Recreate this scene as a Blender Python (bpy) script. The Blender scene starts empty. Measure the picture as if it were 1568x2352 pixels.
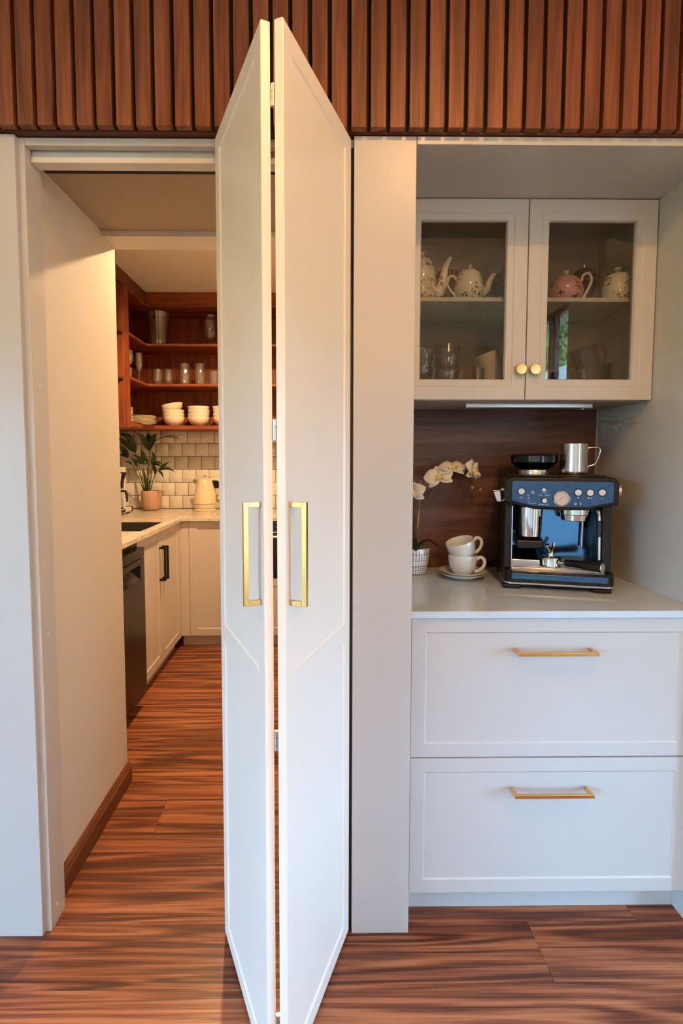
import bpy, bmesh, math, random
from mathutils import Vector, Matrix, Euler
random.seed(7)
PI = math.pi
R = math.radians
scene = bpy.context.scene
COL = scene.collection

# ------------------------------------------------------------------ camera
cam = bpy.data.objects.new('camera', bpy.data.cameras.new('camera'))
COL.objects.link(cam)
cam.location = (0, -1.36, 1.31)
cam.rotation_euler = (R(90 - 3.648), 0, R(-0.6026))
cam.data.sensor_fit = 'VERTICAL'
cam.data.sensor_height = 36
cam.data.lens = 1200 / 2352 * 36
cam.data.shift_x = (784 - 743.47) / 2352
cam.data.shift_y = -(1176 - 1127.45) / 2352
cam.data.clip_start = 0.02
scene.camera = cam

# ------------------------------------------------------------------ world, sun, daylight portals, exposure
world = bpy.data.worlds.new('sky'); scene.world = world
world.use_nodes = True
wb = world.node_tree.nodes['Background']
wb.inputs[0].default_value = (0.33, 0.64, 1.0, 1)
wb.inputs[1].default_value = 30.0

def add_light(name, kind, loc, rot, energy, color, **kw):
    l = bpy.data.lights.new(name, kind)
    l.energy = energy; l.color = color
    for k, v in kw.items():
        setattr(l, k, v)
    o = bpy.data.objects.new(name, l); COL.objects.link(o)
    o.location = loc; o.rotation_euler = rot
    return o

sun = add_light('sun', 'SUN', (-4, 6, 9), Vector((0.35, -0.5, -0.79)).to_track_quat('-Z', 'Y').to_euler(), 34.0, (1, 0.95, 0.86), angle=R(0.6))
# window openings: portals that only guide the sky light
p1 = add_light('window_portal', 'AREA', (-3.02, -3.0, 0.975), (0, R(-90), 0), 1, (1, 1, 1), shape='RECTANGLE', size=1.55, size_y=3.0)
p1.data.cycles.is_portal = True
p2 = add_light('window_portal', 'AREA', (2.22, -3.27, 1.37), (0, R(90), 0), 1, (1, 1, 1), shape='RECTANGLE', size=2.62, size_y=1.06)
p2.data.cycles.is_portal = True
p3 = add_light('window_portal', 'AREA', (2.22, -1.05, 0.85), (0, R(90), 0), 1, (1, 1, 1), shape='RECTANGLE', size=1.1, size_y=0.6)
p3.data.cycles.is_portal = True

vs = scene.view_settings
vs.view_transform = 'Standard'; vs.look = 'None'; vs.gamma = 1.0; vs.use_curve_mapping = False
vs.exposure = 0.63
scene.cycles.use_denoising = True
scene.cycles.max_bounces = 6
scene.cycles.diffuse_bounces = 4
scene.cycles.glossy_bounces = 4
scene.cycles.transmission_bounces = 4
scene.cycles.transparent_max_bounces = 14
scene.cycles.use_adaptive_sampling = True
scene.cycles.adaptive_threshold = 0.09
scene.cycles.adaptive_min_samples = 20
scene.cycles.use_light_tree = False
scene.cycles.sample_clamp_indirect = 6.0
scene.cycles.caustics_reflective = False
scene.cycles.caustics_refractive = False

# ------------------------------------------------------------------ mesh helpers
class MB:
    def __init__(s):
        s.v = []; s.f = []; s.uv = {}; s.M = Matrix.Identity(4)
    def add(s, vs_, fs_):
        o = len(s.v)
        for p in vs_:
            s.v.append(tuple(s.M @ Vector(p)))
        for f in fs_:
            s.f.append(tuple(o + i for i in f))
        return o
    def box(s, x0, x1, y0, y1, z0, z1):
        s.add([(x0,y0,z0),(x1,y0,z0),(x1,y1,z0),(x0,y1,z0),(x0,y0,z1),(x1,y0,z1),(x1,y1,z1),(x0,y1,z1)],
              [(0,3,2,1),(4,5,6,7),(0,1,5,4),(1,2,6,5),(2,3,7,6),(3,0,4,7)])
        return s
    def prism(s, poly, a, b, axis='Z'):
        n = len(poly)
        def P(u, v, w):
            return (u, v, w) if axis == 'Z' else ((u, w, v) if axis == 'Y' else (w, u, v))
        vs_ = [P(u, v, a) for u, v in poly] + [P(u, v, b) for u, v in poly]
        fs = [tuple(range(n - 1, -1, -1)), tuple(range(n, 2 * n))]
        fs += [(i, (i + 1) % n, n + (i + 1) % n, n + i) for i in range(n)]
        s.add(vs_, fs); return s
    def lathe(s, prof, n=32, c=(0, 0, 0), flute=0, fdepth=0.0, uv=False):
        vs_ = []; fs = []; rings = []
        for r, z in prof:
            if r < 1e-6:
                rings.append([len(vs_)]); vs_.append((c[0], c[1], c[2] + z))
            else:
                ring = []
                for i in range(n):
                    a = 2 * PI * i / n
                    rr = r
                    if flute:
                        rr = r - fdepth * (0.5 + 0.5 * math.cos(a * flute)) ** 2
                    ring.append(len(vs_)); vs_.append((c[0] + rr * math.cos(a), c[1] + rr * math.sin(a), c[2] + z))
                rings.append(ring)
        base = len(s.f)
        for k in range(len(rings) - 1):
            A, B = rings[k], rings[k + 1]
            if len(A) == 1 and len(B) == 1: continue
            for i in range(n):
                j = (i + 1) % n
                if len(A) == 1: fs.append((A[0], B[j], B[i]))
                elif len(B) == 1: fs.append((A[i], A[j], B[0]))
                else:
                    fs.append((A[i], A[j], B[j], B[i]))
                    if uv:
                        zmax = max(z for _, z in prof) or 1
                        s.uv[base + len(fs) - 1] = [(i / n, prof[k][1]), ((i + 1) / n, prof[k][1]), ((i + 1) / n, prof[k + 1][1]), (i / n, prof[k + 1][1])]
        s.add(vs_, fs); return s
    def cyl(s, r, z0, z1, n=24, c=(0, 0, 0)):
        return s.lathe([(0, z0), (r, z0), (r, z1), (0, z1)], n, c)
    def rcyl(s, p0, p1, r, n=20, r2=None):
        """solid cylinder between two points"""
        return s.tube([p0, p1], [r, r if r2 is None else r2], n)
    def tube(s, pts, r, n=10, caps=True, flat=1.0):
        pts = [Vector(p) for p in pts]; m = len(pts)
        rs = r if isinstance(r, (list, tuple)) else [r] * m
        vs_ = []; fs = []
        T = []
        for i in range(m):
            a = pts[max(0, i - 1)]; b = pts[min(m - 1, i + 1)]
            T.append((b - a).normalized())
        up = Vector((0, 0, 1)) if abs(T[0].z) < 0.9 else Vector((1, 0, 0))
        N = (up - T[0] * up.dot(T[0])).normalized()
        for i in range(m):
            if i:
                N = (N - T[i] * N.dot(T[i])).normalized()
            B = T[i].cross(N)
            for k in range(n):
                a = 2 * PI * k / n
                vs_.append(tuple(pts[i] + (N * math.cos(a) * flat + B * math.sin(a)) * rs[i]))
        for i in range(m - 1):
            for k in range(n):
                j = (k + 1) % n
                fs.append((i * n + k, i * n + j, (i + 1) * n + j, (i + 1) * n + k))
        if caps:
            fs.append(tuple(range(n - 1, -1, -1))); fs.append(tuple((m - 1) * n + k for k in range(n)))
        s.add(vs_, fs); return s
    def rings(s, w, h, prof, back, z0=0.0, x0=0.0, hole=False, splits=None, inner=0.017):
        """panel in the XZ plane facing -Y. prof: (inset, y) pairs from the outer edge inward.
        back: y of the back. splits: list of (za, zb) cells stacked in z (each gets the inner profile)."""
        cells = splits or [(0, h)]
        for ci, (za, zb) in enumerate(cells):
            lo, hi = (ci == 0), (ci == len(cells) - 1)
            loops = []
            for ins, y in prof:
                ib = ins if lo else max(0.0, ins - inner) if ins > 0.01 else 0.0
                it = ins if hi else max(0.0, ins - inner) if ins > 0.01 else 0.0
                loops.append([(x0 + ins, y, z0 + za + ib), (x0 + w - ins, y, z0 + za + ib), (x0 + w - ins, y, z0 + zb - it), (x0 + ins, y, z0 + zb - it)])
            vs_ = [p for L in loops for p in L]; fs = []
            for k in range(len(loops) - 1):
                for i in range(4):
                    j = (i + 1) % 4
                    fs.append((4 * k + i, 4 * k + j, 4 * k + 4 + j, 4 * k + 4 + i))
            m = len(vs_)
            if not hole:
                fs.append(tuple(range(m - 4, m)))
            bk = [(x0, back, z0 + za), (x0 + w, back, z0 + za), (x0 + w, back, z0 + zb), (x0, back, z0 + zb)]
            vs_ += bk
            for i in range(4):
                j = (i + 1) % 4
                if (i == 0 and not lo) or (i == 2 and not hi): continue
                fs.append((j, i, m + i, m + j))
            if hole:
                ins = prof[-1][0]
                vs_ += [(x0 + ins, back, z0 + za + ins), (x0 + w - ins, back, z0 + za + ins), (x0 + w - ins, back, z0 + zb - ins), (x0 + ins, back, z0 + zb - ins)]
                for i in range(4):
                    j = (i + 1) % 4
                    fs.append((m + j, m + i, m + 4 + i, m + 4 + j))
                    fs.append((m - 4 + i, m - 4 + j, m + 4 + j, m + 4 + i))
            else:
                fs.append((m + 3, m + 2, m + 1, m))
            s.add(vs_, fs)
        return s
    def grid(s, fn, nu, nv):
        vs_ = [fn(i / nu, j / nv) for j in range(nv + 1) for i in range(nu + 1)]
        fs = [(j * (nu + 1) + i, j * (nu + 1) + i + 1, (j + 1) * (nu + 1) + i + 1, (j + 1) * (nu + 1) + i) for j in range(nv) for i in range(nu)]
        s.add(vs_, fs); return s
    def mesh(s, name, m, angle=35):
        me = bpy.data.meshes.new(name)
        me.from_pydata(s.v, [], s.f); me.validate(); me.update()
        if m: me.materials.append(m)
        me.polygons.foreach_set('use_smooth', [True] * len(me.polygons))
        try: me.set_sharp_from_angle(angle=R(angle))
        except Exception: pass
        if s.uv:
            ul = me.uv_layers.new(name='UVMap')
            for p in me.polygons:
                uvs = s.uv.get(p.index)
                if uvs:
                    for li, c in zip(p.loop_indices, uvs): ul.data[li].uv = c
        return me

def link(name, me, parent=None, loc=None, rot=None):
    o = bpy.data.objects.new(name, me); COL.objects.link(o)
    if parent: o.parent = parent
    if loc: o.location = loc
    if rot: o.rotation_euler = rot
    return o

def obj(name, mb, m, parent=None, bevel=0.0, seg=2, loc=None, rot=None, angle=35, solid=0.0, sub=0):
    o = link(name, mb.mesh(name, m, angle), parent, loc, rot)
    if solid:
        md = o.modifiers.new('thickness', 'SOLIDIFY'); md.thickness = solid; md.offset = 0
    if sub:
        md = o.modifiers.new('smooth', 'SUBSURF'); md.levels = sub; md.render_levels = sub
    if bevel:
        md = o.modifiers.new('bevel', 'BEVEL'); md.width = bevel; md.segments = seg
        md.limit_method = 'ANGLE'; md.angle_limit = R(40); md.harden_normals = True
    return o

def box(name, x0, x1, y0, y1, z0, z1, m, parent=None, bevel=0.0, seg=2):
    """box whose origin sits at the centre of its base (or in parent coordinates)"""
    if parent:
        return obj(name, MB().box(x0, x1, y0, y1, z0, z1), m, parent, bevel, seg)
    cx, cy = (x0 + x1) / 2, (y0 + y1) / 2
    return obj(name, MB().box(x0 - cx, x1 - cx, y0 - cy, y1 - cy, 0, z1 - z0), m, None, bevel, seg, loc=(cx, cy, z0))

def tag(o, label, cat, group=None, kind=None):
    o['label'] = label; o['category'] = cat
    if group: o['group'] = group
    if kind: o['kind'] = kind
    return o

def struct(o, label=None):
    o['kind'] = 'structure'
    if label: o['label'] = label
    return o

def thing(name, label, cat, loc=(0, 0, 0), rotz=0.0, group=None):
    o = bpy.data.objects.new(name, None); COL.objects.link(o)
    o.empty_display_size = 0.05
    o.location = loc; o.rotation_euler = (0, 0, rotz)
    return tag(o, label, cat, group)

def part_empty(name, parent, loc=(0, 0, 0), rot=(0, 0, 0)):
    o = bpy.data.objects.new(name, None); COL.objects.link(o); o.parent = parent
    o.empty_display_size = 0.02
    o.location = loc; o.rotation_euler = rot
    return o

# ------------------------------------------------------------------ material helpers
def srgb(r, g, b):
    def c(v):
        v /= 255.0
        return v / 12.92 if v <= 0.04045 else ((v + 0.055) / 1.055) ** 2.4
    return (c(r), c(g), c(b), 1)

class NT:
    def __init__(s, name):
        s.m = bpy.data.materials.new(name); s.m.use_nodes = True
        s.t = s.m.node_tree; s.n = s.t.nodes
        s.p = s.n['Principled BSDF']; s.out = s.n['Material Output']
    def node(s, typ, **kw):
        nd = s.n.new(typ)
        for k, v in kw.items(): setattr(nd, k, v)
        return nd
    def lk(s, a, b): s.t.links.new(a, b)
    def math(s, op, a, b=None, clamp=False):
        nd = s.node('ShaderNodeMath', operation=op, use_clamp=clamp)
        for i, x in enumerate((a, b)):
            if x is None: continue
            if isinstance(x, (int, float)): nd.inputs[i].default_value = x
            else: s.lk(x, nd.inputs[i])
        return nd.outputs[0]
    def vmath(s, op, a, b=None):
        nd = s.node('ShaderNodeVectorMath', operation=op)
        for i, x in enumerate((a, b)):
            if x is None: continue
            if isinstance(x, (tuple, list)): nd.inputs[i].default_value = x
            else: s.lk(x, nd.inputs[i])
        return nd.outputs['Value'] if op in ('LENGTH', 'DISTANCE', 'DOT_PRODUCT') else nd.outputs[0]
    def noise(s, vec, scale, detail=2, rough=0.5, dist=0.0):
        nd = s.node('ShaderNodeTexNoise')
        nd.inputs['Scale'].default_value = scale; nd.inputs['Detail'].default_value = detail
        nd.inputs['Roughness'].default_value = rough; nd.inputs['Distortion'].default_value = dist
        if vec is not None: s.lk(vec, nd.inputs['Vector'])
        return nd.outputs['Fac']
    def ramp(s, fac, stops):
        nd = s.node('ShaderNodeValToRGB'); e = nd.color_ramp.elements
        while len(e) < len(stops): e.new(0.5)
        for el, (pos, c) in zip(e, stops):
            el.position = pos; el.color = c
        s.lk(fac, nd.inputs[0]); return nd.outputs[0]
    def mix(s, fac, a, b, blend='MIX'):
        nd = s.node('ShaderNodeMix', data_type='RGBA', blend_type=blend)
        for i, x in ((0, fac), (6, a), (7, b)):
            if isinstance(x, (int, float)): nd.inputs[i].default_value = x
            elif isinstance(x, (tuple, list)): nd.inputs[i].default_value = x
            else: s.lk(x, nd.inputs[i])
        return nd.outputs[2]
    def bump(s, h, strength=0.2, dist=0.001):
        nd = s.node('ShaderNodeBump'); nd.inputs['Strength'].default_value = strength; nd.inputs['Distance'].default_value = dist
        s.lk(h, nd.inputs['Height']); s.lk(nd.outputs[0], s.p.inputs['Normal'])
    def coords(s, which='Object'):
        return s.node('ShaderNodeTexCoord').outputs[which]
    def set(s, **kw):
        for k, v in kw.items():
            s.p.inputs[k.replace('_', ' ')].default_value = v
        return s

def simple(name, col, rough=0.5, metal=0.0, spec=0.5, var=0.04, vscale=6.0, bump=0.0, bscale=200.0, coat=0.0, trans=0.0):
    t = NT(name)
    t.set(Roughness=rough, Metallic=metal)
    t.p.inputs['Specular IOR Level'].default_value = spec
    if coat: t.p.inputs['Coat Weight'].default_value = coat; t.p.inputs['Coat Roughness'].default_value = 0.05
    co = t.coords()
    f = t.noise(co, vscale, 3)
    a = tuple(min(1, c * (1 + var)) for c in col[:3]) + (1,)
    b = tuple(c * (1 - var) for c in col[:3]) + (1,)
    t.lk(t.ramp(f, [(0.3, b), (0.7, a)]), t.p.inputs['Base Color'])
    if bump:
        t.bump(t.noise(co, bscale, 2), bump)
    return t.m

def brushed(name, col, rough=0.3, stretch=(1, 1, 60), scale=12):
    t = NT(name); t.set(Metallic=1.0)
    co = t.vmath('MULTIPLY', t.coords(), stretch)
    f = t.noise(co, scale, 3, 0.6)
    t.lk(t.ramp(f, [(0.25, tuple(c * 0.94 for c in col[:3]) + (1,)), (0.75, col)]), t.p.inputs['Base Color'])
    t.lk(t.ramp(f, [(0.2, (rough * 0.8,) * 3 + (1,)), (0.8, (rough * 1.25,) * 3 + (1,))]), t.p.inputs['Roughness'])
    return t.m

def wood(name, dark, mid, light, axis='X', rough=0.42, figure=0.5, scale=1.0, across=9.0, along=0.7, spec=0.4, streak=0.5):
    t = NT(name); t.p.inputs['Specular IOR Level'].default_value = spec
    info = t.node('ShaderNodeObjectInfo')
    off = t.vmath('MULTIPLY', t.node('ShaderNodeCombineXYZ').outputs[0], (1, 1, 1))
    comb = t.node('ShaderNodeCombineXYZ')
    r1 = t.math('MULTIPLY', info.outputs['Random'], 37.0)
    for i in range(3): t.lk(r1, comb.inputs[i])
    base = t.vmath('ADD', t.coords(), comb.outputs[0])
    k = {'X': 0, 'Y': 1, 'Z': 2}[axis]
    def st(al, ac):
        v = [ac * scale] * 3; v[k] = al * scale; return tuple(v)
    low = t.noise(t.vmath('MULTIPLY', base, st(along, across)), 1.0, 2.5, 0.5, 0.4)
    fig = t.math('SINE', t.math('MULTIPLY', low, 46.0))
    fig = t.math('ADD', t.math('MULTIPLY', fig, 0.5), 0.5)
    bands = t.noise(t.vmath('MULTIPLY', base, st(along * 1.3, across * 2.6)), 1.0, 5, 0.62, 0.6)
    fine = t.noise(t.vmath('MULTIPLY', base, st(along * 7, across * 26)), 1.0, 3, 0.65)
    a = t.math('MULTIPLY', bands, 1.0 - 0.34 * figure)
    b = t.math('MULTIPLY', fig, 0.34 * figure)
    f = t.math('ADD', a, b)
    f = t.math('ADD', f, t.math('MULTIPLY', t.math('SUBTRACT', fine, 0.5), streak))
    tone = t.math('MULTIPLY', t.math('SUBTRACT', info.outputs['Random'], 0.5), 0.12)
    f = t.math('ADD', f, tone)
    col = t.ramp(f, [(0.28, dark), (0.5, mid), (0.74, light)])
    t.lk(col, t.p.inputs['Base Color'])
    t.lk(t.ramp(fine, [(0.3, (rough + 0.1,) * 3 + (1,)), (0.7, (rough - 0.06,) * 3 + (1,))]), t.p.inputs['Roughness'])
    t.bump(fine, 0.12, 0.0006)
    return t.m

def thin_glass(name, tint=(0.96, 0.97, 0.96, 1), ior=1.5, rough=0.0, boost=1.0, frost=0.0):
    """thin clear glass: see-through, with angle-dependent reflection (Schlick) on every face"""
    t = NT(name); t.n.remove(t.p)
    g = t.node('ShaderNodeNewGeometry')
    c = t.math('ABSOLUTE', t.vmath('DOT_PRODUCT', g.outputs['Normal'], g.outputs['Incoming']))
    f0 = ((ior - 1) / (ior + 1)) ** 2
    k = t.math('POWER', t.math('SUBTRACT', 1.0, c, True), 5.0)
    fac = t.math('ADD', t.math('MULTIPLY', k, (1 - f0) * 0.8), f0)
    fac = t.math('MULTIPLY', fac, boost, True)
    tr = t.node('ShaderNodeBsdfTransparent'); tr.inputs[0].default_value = tint
    base = tr.outputs[0]
    if frost:
        df = t.node('ShaderNodeBsdfDiffuse'); df.inputs[0].default_value = (0.85, 0.85, 0.83, 1)
        tl = t.node('ShaderNodeBsdfTranslucent'); tl.inputs[0].default_value = (0.85, 0.85, 0.83, 1)
        m0 = t.node('ShaderNodeMixShader'); m0.inputs[0].default_value = 0.5
        t.lk(df.outputs[0], m0.inputs[1]); t.lk(tl.outputs[0], m0.inputs[2])
        m1 = t.node('ShaderNodeMixShader'); m1.inputs[0].default_value = frost
        t.lk(base, m1.inputs[1]); t.lk(m0.outputs[0], m1.inputs[2]); base = m1.outputs[0]
    gl = t.node('ShaderNodeBsdfGlossy'); gl.inputs['Roughness'].default_value = rough
    mx = t.node('ShaderNodeMixShader')
    t.lk(fac, mx.inputs[0]); t.lk(base, mx.inputs[1]); t.lk(gl.outputs[0], mx.inputs[2])
    t.lk(mx.outputs[0], t.out.inputs[0])
    return t.m

def emit(name, col, strength):
    t = NT(name); t.p.inputs['Base Color'].default_value = (0.8, 0.8, 0.8, 1)
    t.p.inputs['Emission Color'].default_value = col; t.p.inputs['Emission Strength'].default_value = strength
    return t.m

def floral(name, base, accents, scale=42.0, size=0.33, rough=0.15, leaf=(0.03, 0.05, 0.02, 1)):
    """glazed china with scattered printed sprigs"""
    t = NT(name); t.set(Roughness=rough); t.p.inputs['Coat Weight'].default_value = 0.5
    co = t.coords()
    warp = t.vmath('ADD', co, t.vmath('MULTIPLY', t.vmath('SUBTRACT', t.vmath('MULTIPLY', co, (0, 0, 0)), (0, 0, 0)), (0, 0, 0)))
    clump = t.noise(co, 17.0, 1)
    vo = t.node('ShaderNodeTexVoronoi'); vo.inputs['Scale'].default_value = scale; t.lk(warp, vo.inputs['Vector'])
    sep = t.node('ShaderNodeSeparateColor'); t.lk(vo.outputs['Color'], sep.inputs[0])
    petal = t.noise(co, scale * 6, 1)
    d = t.math('ADD', vo.outputs['Distance'], t.math('MULTIPLY', t.math('SUBTRACT', petal, 0.5), 0.5))
    dot = t.math('LESS_THAN', d, size)
    dot = t.math('MULTIPLY', dot, t.math('GREATER_THAN', clump, 0.46))
    stops = [(i / len(accents), c) for i, c in enumerate(accents)]
    rp = t.node('ShaderNodeValToRGB'); rp.color_ramp.interpolation = 'CONSTANT'
    e = rp.color_ramp.elements
    while len(e) < len(stops): e.new(0.5)
    for el, (pos, c) in zip(e, stops): el.position = pos; el.color = c
    t.lk(sep.outputs[0], rp.inputs[0])
    vo2 = t.node('ShaderNodeTexVoronoi'); vo2.inputs['Scale'].default_value = scale * 1.9; t.lk(co, vo2.inputs['Vector'])
    lf = t.math('MULTIPLY', t.math('LESS_THAN', vo2.outputs['Distance'], 0.24), t.math('GREATER_THAN', clump, 0.44))
    c1 = t.mix(lf, base, leaf)
    t.lk(t.mix(dot, c1, rp.outputs[0]), t.p.inputs['Base Color'])
    return t.m

# ------------------------------------------------------------------ materials
M = {}
M['paint'] = simple('satin_greige_paint', (0.555, 0.56, 0.565, 1), 0.36, var=0.012, bump=0.02, bscale=350)
M['door_paint'] = simple('satin_white_paint', (0.92, 0.875, 0.815, 1), 0.34, var=0.012, bump=0.02, bscale=350)
M['wall'] = simple('matt_wall_paint', (0.66, 0.625, 0.58, 1), 0.7, var=0.015, bump=0.05, bscale=260)
M['roomwall'] = simple('room_wall_paint', (0.70, 0.70, 0.69, 1), 0.75, var=0.02)
M['ceil'] = simple('ceiling_paint', (0.74, 0.70, 0.62, 1), 0.8, var=0.015)
M['passage_ceil'] = simple('shade_darkened_ceiling', (0.40, 0.33, 0.24, 1), 0.6, var=0.02)  # ceiling paint darkened: the passage's shade is put into the colour
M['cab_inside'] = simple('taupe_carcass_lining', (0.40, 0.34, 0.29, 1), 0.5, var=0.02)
M['white_alu'] = simple('white_aluminium', (0.72, 0.71, 0.70, 1), 0.35, var=0.01)
M['dark'] = simple('black_gap', (0.012, 0.011, 0.011, 1), 0.8)
M['dark_seal'] = simple('dark_door_seal', (0.05, 0.05, 0.05, 1), 0.6)
M['slat'] = wood('slat_walnut', srgb(84, 41, 22), srgb(120, 64, 37), srgb(150, 87, 53), 'Z', 0.42, 0.3, 1.0, 16.0, 1.1, streak=0.45)
M['soffit'] = wood('bulkhead_walnut', srgb(62, 28, 14), srgb(84, 42, 24), srgb(106, 58, 34), 'X', 0.5, 0.3)
M['floor'] = wood('spotted_gum_floor', srgb(76, 41, 27), srgb(132, 76, 49), srgb(178, 115, 77), 'X', 0.36, 0.8, 1.0, 12.0, 0.62, streak=0.7)
M['splash'] = wood('splash_walnut', srgb(76, 50, 43), srgb(100, 68, 57), srgb(126, 88, 74), 'X', 0.42, 0.35, 1.0, 10.0, 0.8, streak=0.5)
M['hutch'] = wood('hutch_timber_upright', srgb(96, 45, 24), srgb(128, 64, 35), srgb(156, 84, 48), 'Z', 0.45, 0.35, 1.0, 12.0, 0.8)
M['hutchx'] = wood('hutch_timber_shelf', srgb(96, 45, 24), srgb(128, 64, 35), srgb(156, 84, 48), 'X', 0.45, 0.35, 1.0, 12.0, 0.8)
M['base_wood'] = wood('skirting_timber', srgb(70, 34, 18), srgb(96, 50, 27), srgb(124, 70, 40), 'Y', 0.4, 0.3, 1.0, 14.0, 0.9)
M['brass'] = simple('satin_brass', (0.80, 0.46, 0.17, 1), 0.27, 1.0, var=0.02, vscale=3)
M['steel'] = brushed('brushed_steel', (0.72, 0.69, 0.64, 1), 0.24, (60, 60, 1), 8)
M['chrome'] = simple('polished_chrome', (0.82, 0.82, 0.82, 1), 0.06, 1.0, var=0.01)
M['silver'] = simple('satin_silver', (0.72, 0.72, 0.72, 1), 0.3, 1.0, var=0.02)
M['black_plastic'] = simple('black_plastic', (0.007, 0.007, 0.008, 1), 0.3, var=0.05, spec=0.35)
M['black_metal'] = simple('matt_black_metal', (0.007, 0.007, 0.007, 1), 0.4, var=0.05, spec=0.3)
M['black_gloss'] = simple('gloss_black', (0.010, 0.011, 0.013, 1), 0.1, var=0.05)
M['black_steel'] = brushed('dark_steel', (0.075, 0.07, 0.068, 1), 0.26, (1, 60, 60), 6)
M['black_mirror'] = simple('navy_mirror_steel', (0.09, 0.21, 0.34, 1), 0.13, 1.0, var=0.02)
M['quartz'] = simple('pale_quartz', (0.56, 0.68, 0.80, 1), 0.09, var=0.03, vscale=30, spec=0.5)
M['marble'] = None
M['china'] = simple('white_china', (0.74, 0.80, 0.86, 1), 0.1, var=0.01, coat=0.4)
M['cream_china'] = simple('cream_china', (0.80, 0.72, 0.58, 1), 0.15, var=0.01, coat=0.4)
M['glass'] = thin_glass('cabinet_glass', (0.86, 0.86, 0.84, 1), 1.62)
M['glassware'] = thin_glass('clear_glassware', (0.97, 0.97, 0.96, 1), 1.55, 0.02, 1.6, 0.03)
M['cutglass'] = thin_glass('cut_glassware', (0.97, 0.96, 0.93, 1), 1.65, 0.05, 2.4, 0.13)
M['pane'] = thin_glass('window_pane', (0.97, 0.98, 0.98, 1), 1.45)
M['pot_dark'] = simple('navy_china', (0.03, 0.03, 0.06, 1), 0.15, coat=0.5)
M['maroon'] = simple('dark_maroon_china', (0.05, 0.022, 0.02, 1), 0.18, coat=0.5)
M['gold'] = simple('gilt', (0.75, 0.5, 0.16, 1), 0.2, 1.0)
M['leaf'] = simple('palm_leaf', (0.022, 0.05, 0.014, 1), 0.32, var=0.35, vscale=14)
M['stem'] = simple('palm_stem', (0.10, 0.12, 0.025, 1), 0.4, var=0.2)
M['terracotta'] = simple('pale_terracotta', (0.52, 0.32, 0.22, 1), 0.6, var=0.05, bump=0.1)
M['soil'] = simple('soil', (0.03, 0.02, 0.014, 1), 0.9, var=0.3, vscale=60)
M['petal'] = simple('white_petal', (0.82, 0.82, 0.80, 1), 0.5, var=0.03)
M['lip'] = simple('orchid_throat', (0.82, 0.66, 0.36, 1), 0.5, var=0.15, vscale=60)
M['bamboo'] = simple('cane_stake', (0.42, 0.30, 0.17, 1), 0.6, var=0.15)
M['raffia'] = simple('raffia_tie', (0.66, 0.47, 0.24, 1), 0.7, var=0.1)
M['orchid_leaf'] = simple('orchid_leaf', (0.014, 0.03, 0.016, 1), 0.28, var=0.3)
M['tile'] = simple('handmade_white_tile', (0.72, 0.69, 0.62, 1), 0.16, var=0.06, vscale=16, bump=0.25, bscale=34, coat=0.3)
M['grout'] = simple('tile_grout', (0.22, 0.15, 0.09, 1), 0.9, var=0.1)
M['sink'] = simple('dark_granite_sink', (0.03, 0.026, 0.024, 1), 0.5, var=0.2, vscale=200)
M['kettle'] = simple('cream_enamel', (0.78, 0.66, 0.46, 1), 0.22, var=0.01, coat=0.4)
M['pantry_paint'] = simple('pantry_cabinet_paint', (0.64, 0.58, 0.52, 1), 0.4, var=0.012)
M['curtain_wood'] = wood('window_timber', srgb(60, 34, 22), srgb(92, 56, 36), srgb(120, 78, 50), 'Z', 0.45, 0.3)
M['lamp'] = emit('lamp_diffuser', (1.0, 0.74, 0.42, 1), 9.0)
M['globe'] = thin_glass('opal_globe', (1, 0.97, 0.9, 1), 1.4, 0.2, 1.0, 0.1)
M['print'] = simple('white_print', (0.75, 0.77, 0.8, 1), 0.5, var=0.01)
M['print_dark'] = simple('dark_print', (0.045, 0.05, 0.055, 1), 0.4, var=0.01)
M['dial'] = simple('gauge_face', (0.72, 0.74, 0.76, 1), 0.4, var=0.01)
M['red'] = simple('needle_red', (0.5, 0.03, 0.02, 1), 0.4)
M['bud'] = simple('orchid_bud', (0.42, 0.40, 0.16, 1), 0.5, var=0.1)
M['plain_china'] = simple('ivory_china', (0.76, 0.71, 0.60, 1), 0.15, var=0.01, coat=0.4)
M['panel'] = brushed('navy_steel_panel', (0.055, 0.10, 0.16, 1), 0.22, (60, 1, 1), 7)
M['spun'] = brushed('spun_steel', (0.80, 0.80, 0.78, 1), 0.22, (1, 1, 1), 60)
M['hopper'] = thin_glass('smoked_hopper', (0.20, 0.17, 0.15, 1), 1.55, 0.02, 1.3)
t = NT('veined_stone')
co = t.coords()
vein = t.noise(co, 3.2, 6, 0.6, 1.6)
vv = t.math('ABSOLUTE', t.math('SUBTRACT', vein, 0.5))
t.lk(t.ramp(vv, [(0.0, (0.50, 0.44, 0.38, 1)), (0.03, (0.66, 0.60, 0.53, 1)), (0.12, (0.70, 0.65, 0.58, 1))]), t.p.inputs['Base Color'])
t.set(Roughness=0.18); M['marble'] = t.m
t = NT('dotted_glaze'); t.set(Roughness=0.2)
uvn = t.coords('UV')
fr = t.vmath('FRACTION', t.vmath('MULTIPLY', uvn, (34, 140, 1)))
cell = t.vmath('FLOOR', t.vmath('MULTIPLY', uvn, (34, 140, 1)))
wn = t.node('ShaderNodeTexWhiteNoise', noise_dimensions='2D'); t.lk(t.vmath('MULTIPLY', cell, (0, 1, 0)), wn.inputs['Vector'])
dd = t.vmath('LENGTH', t.vmath('SUBTRACT', fr, (0.5, 0.5, 0)))
rad = t.math('ADD', t.math('MULTIPLY', wn.outputs['Value'], 0.2), 0.2)
t.lk(t.mix(t.math('LESS_THAN', dd, rad), (0.80, 0.82, 0.84, 1), (0.10, 0.13, 0.19, 1)), t.p.inputs['Base Color'])
M['dots'] = t.m
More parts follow.
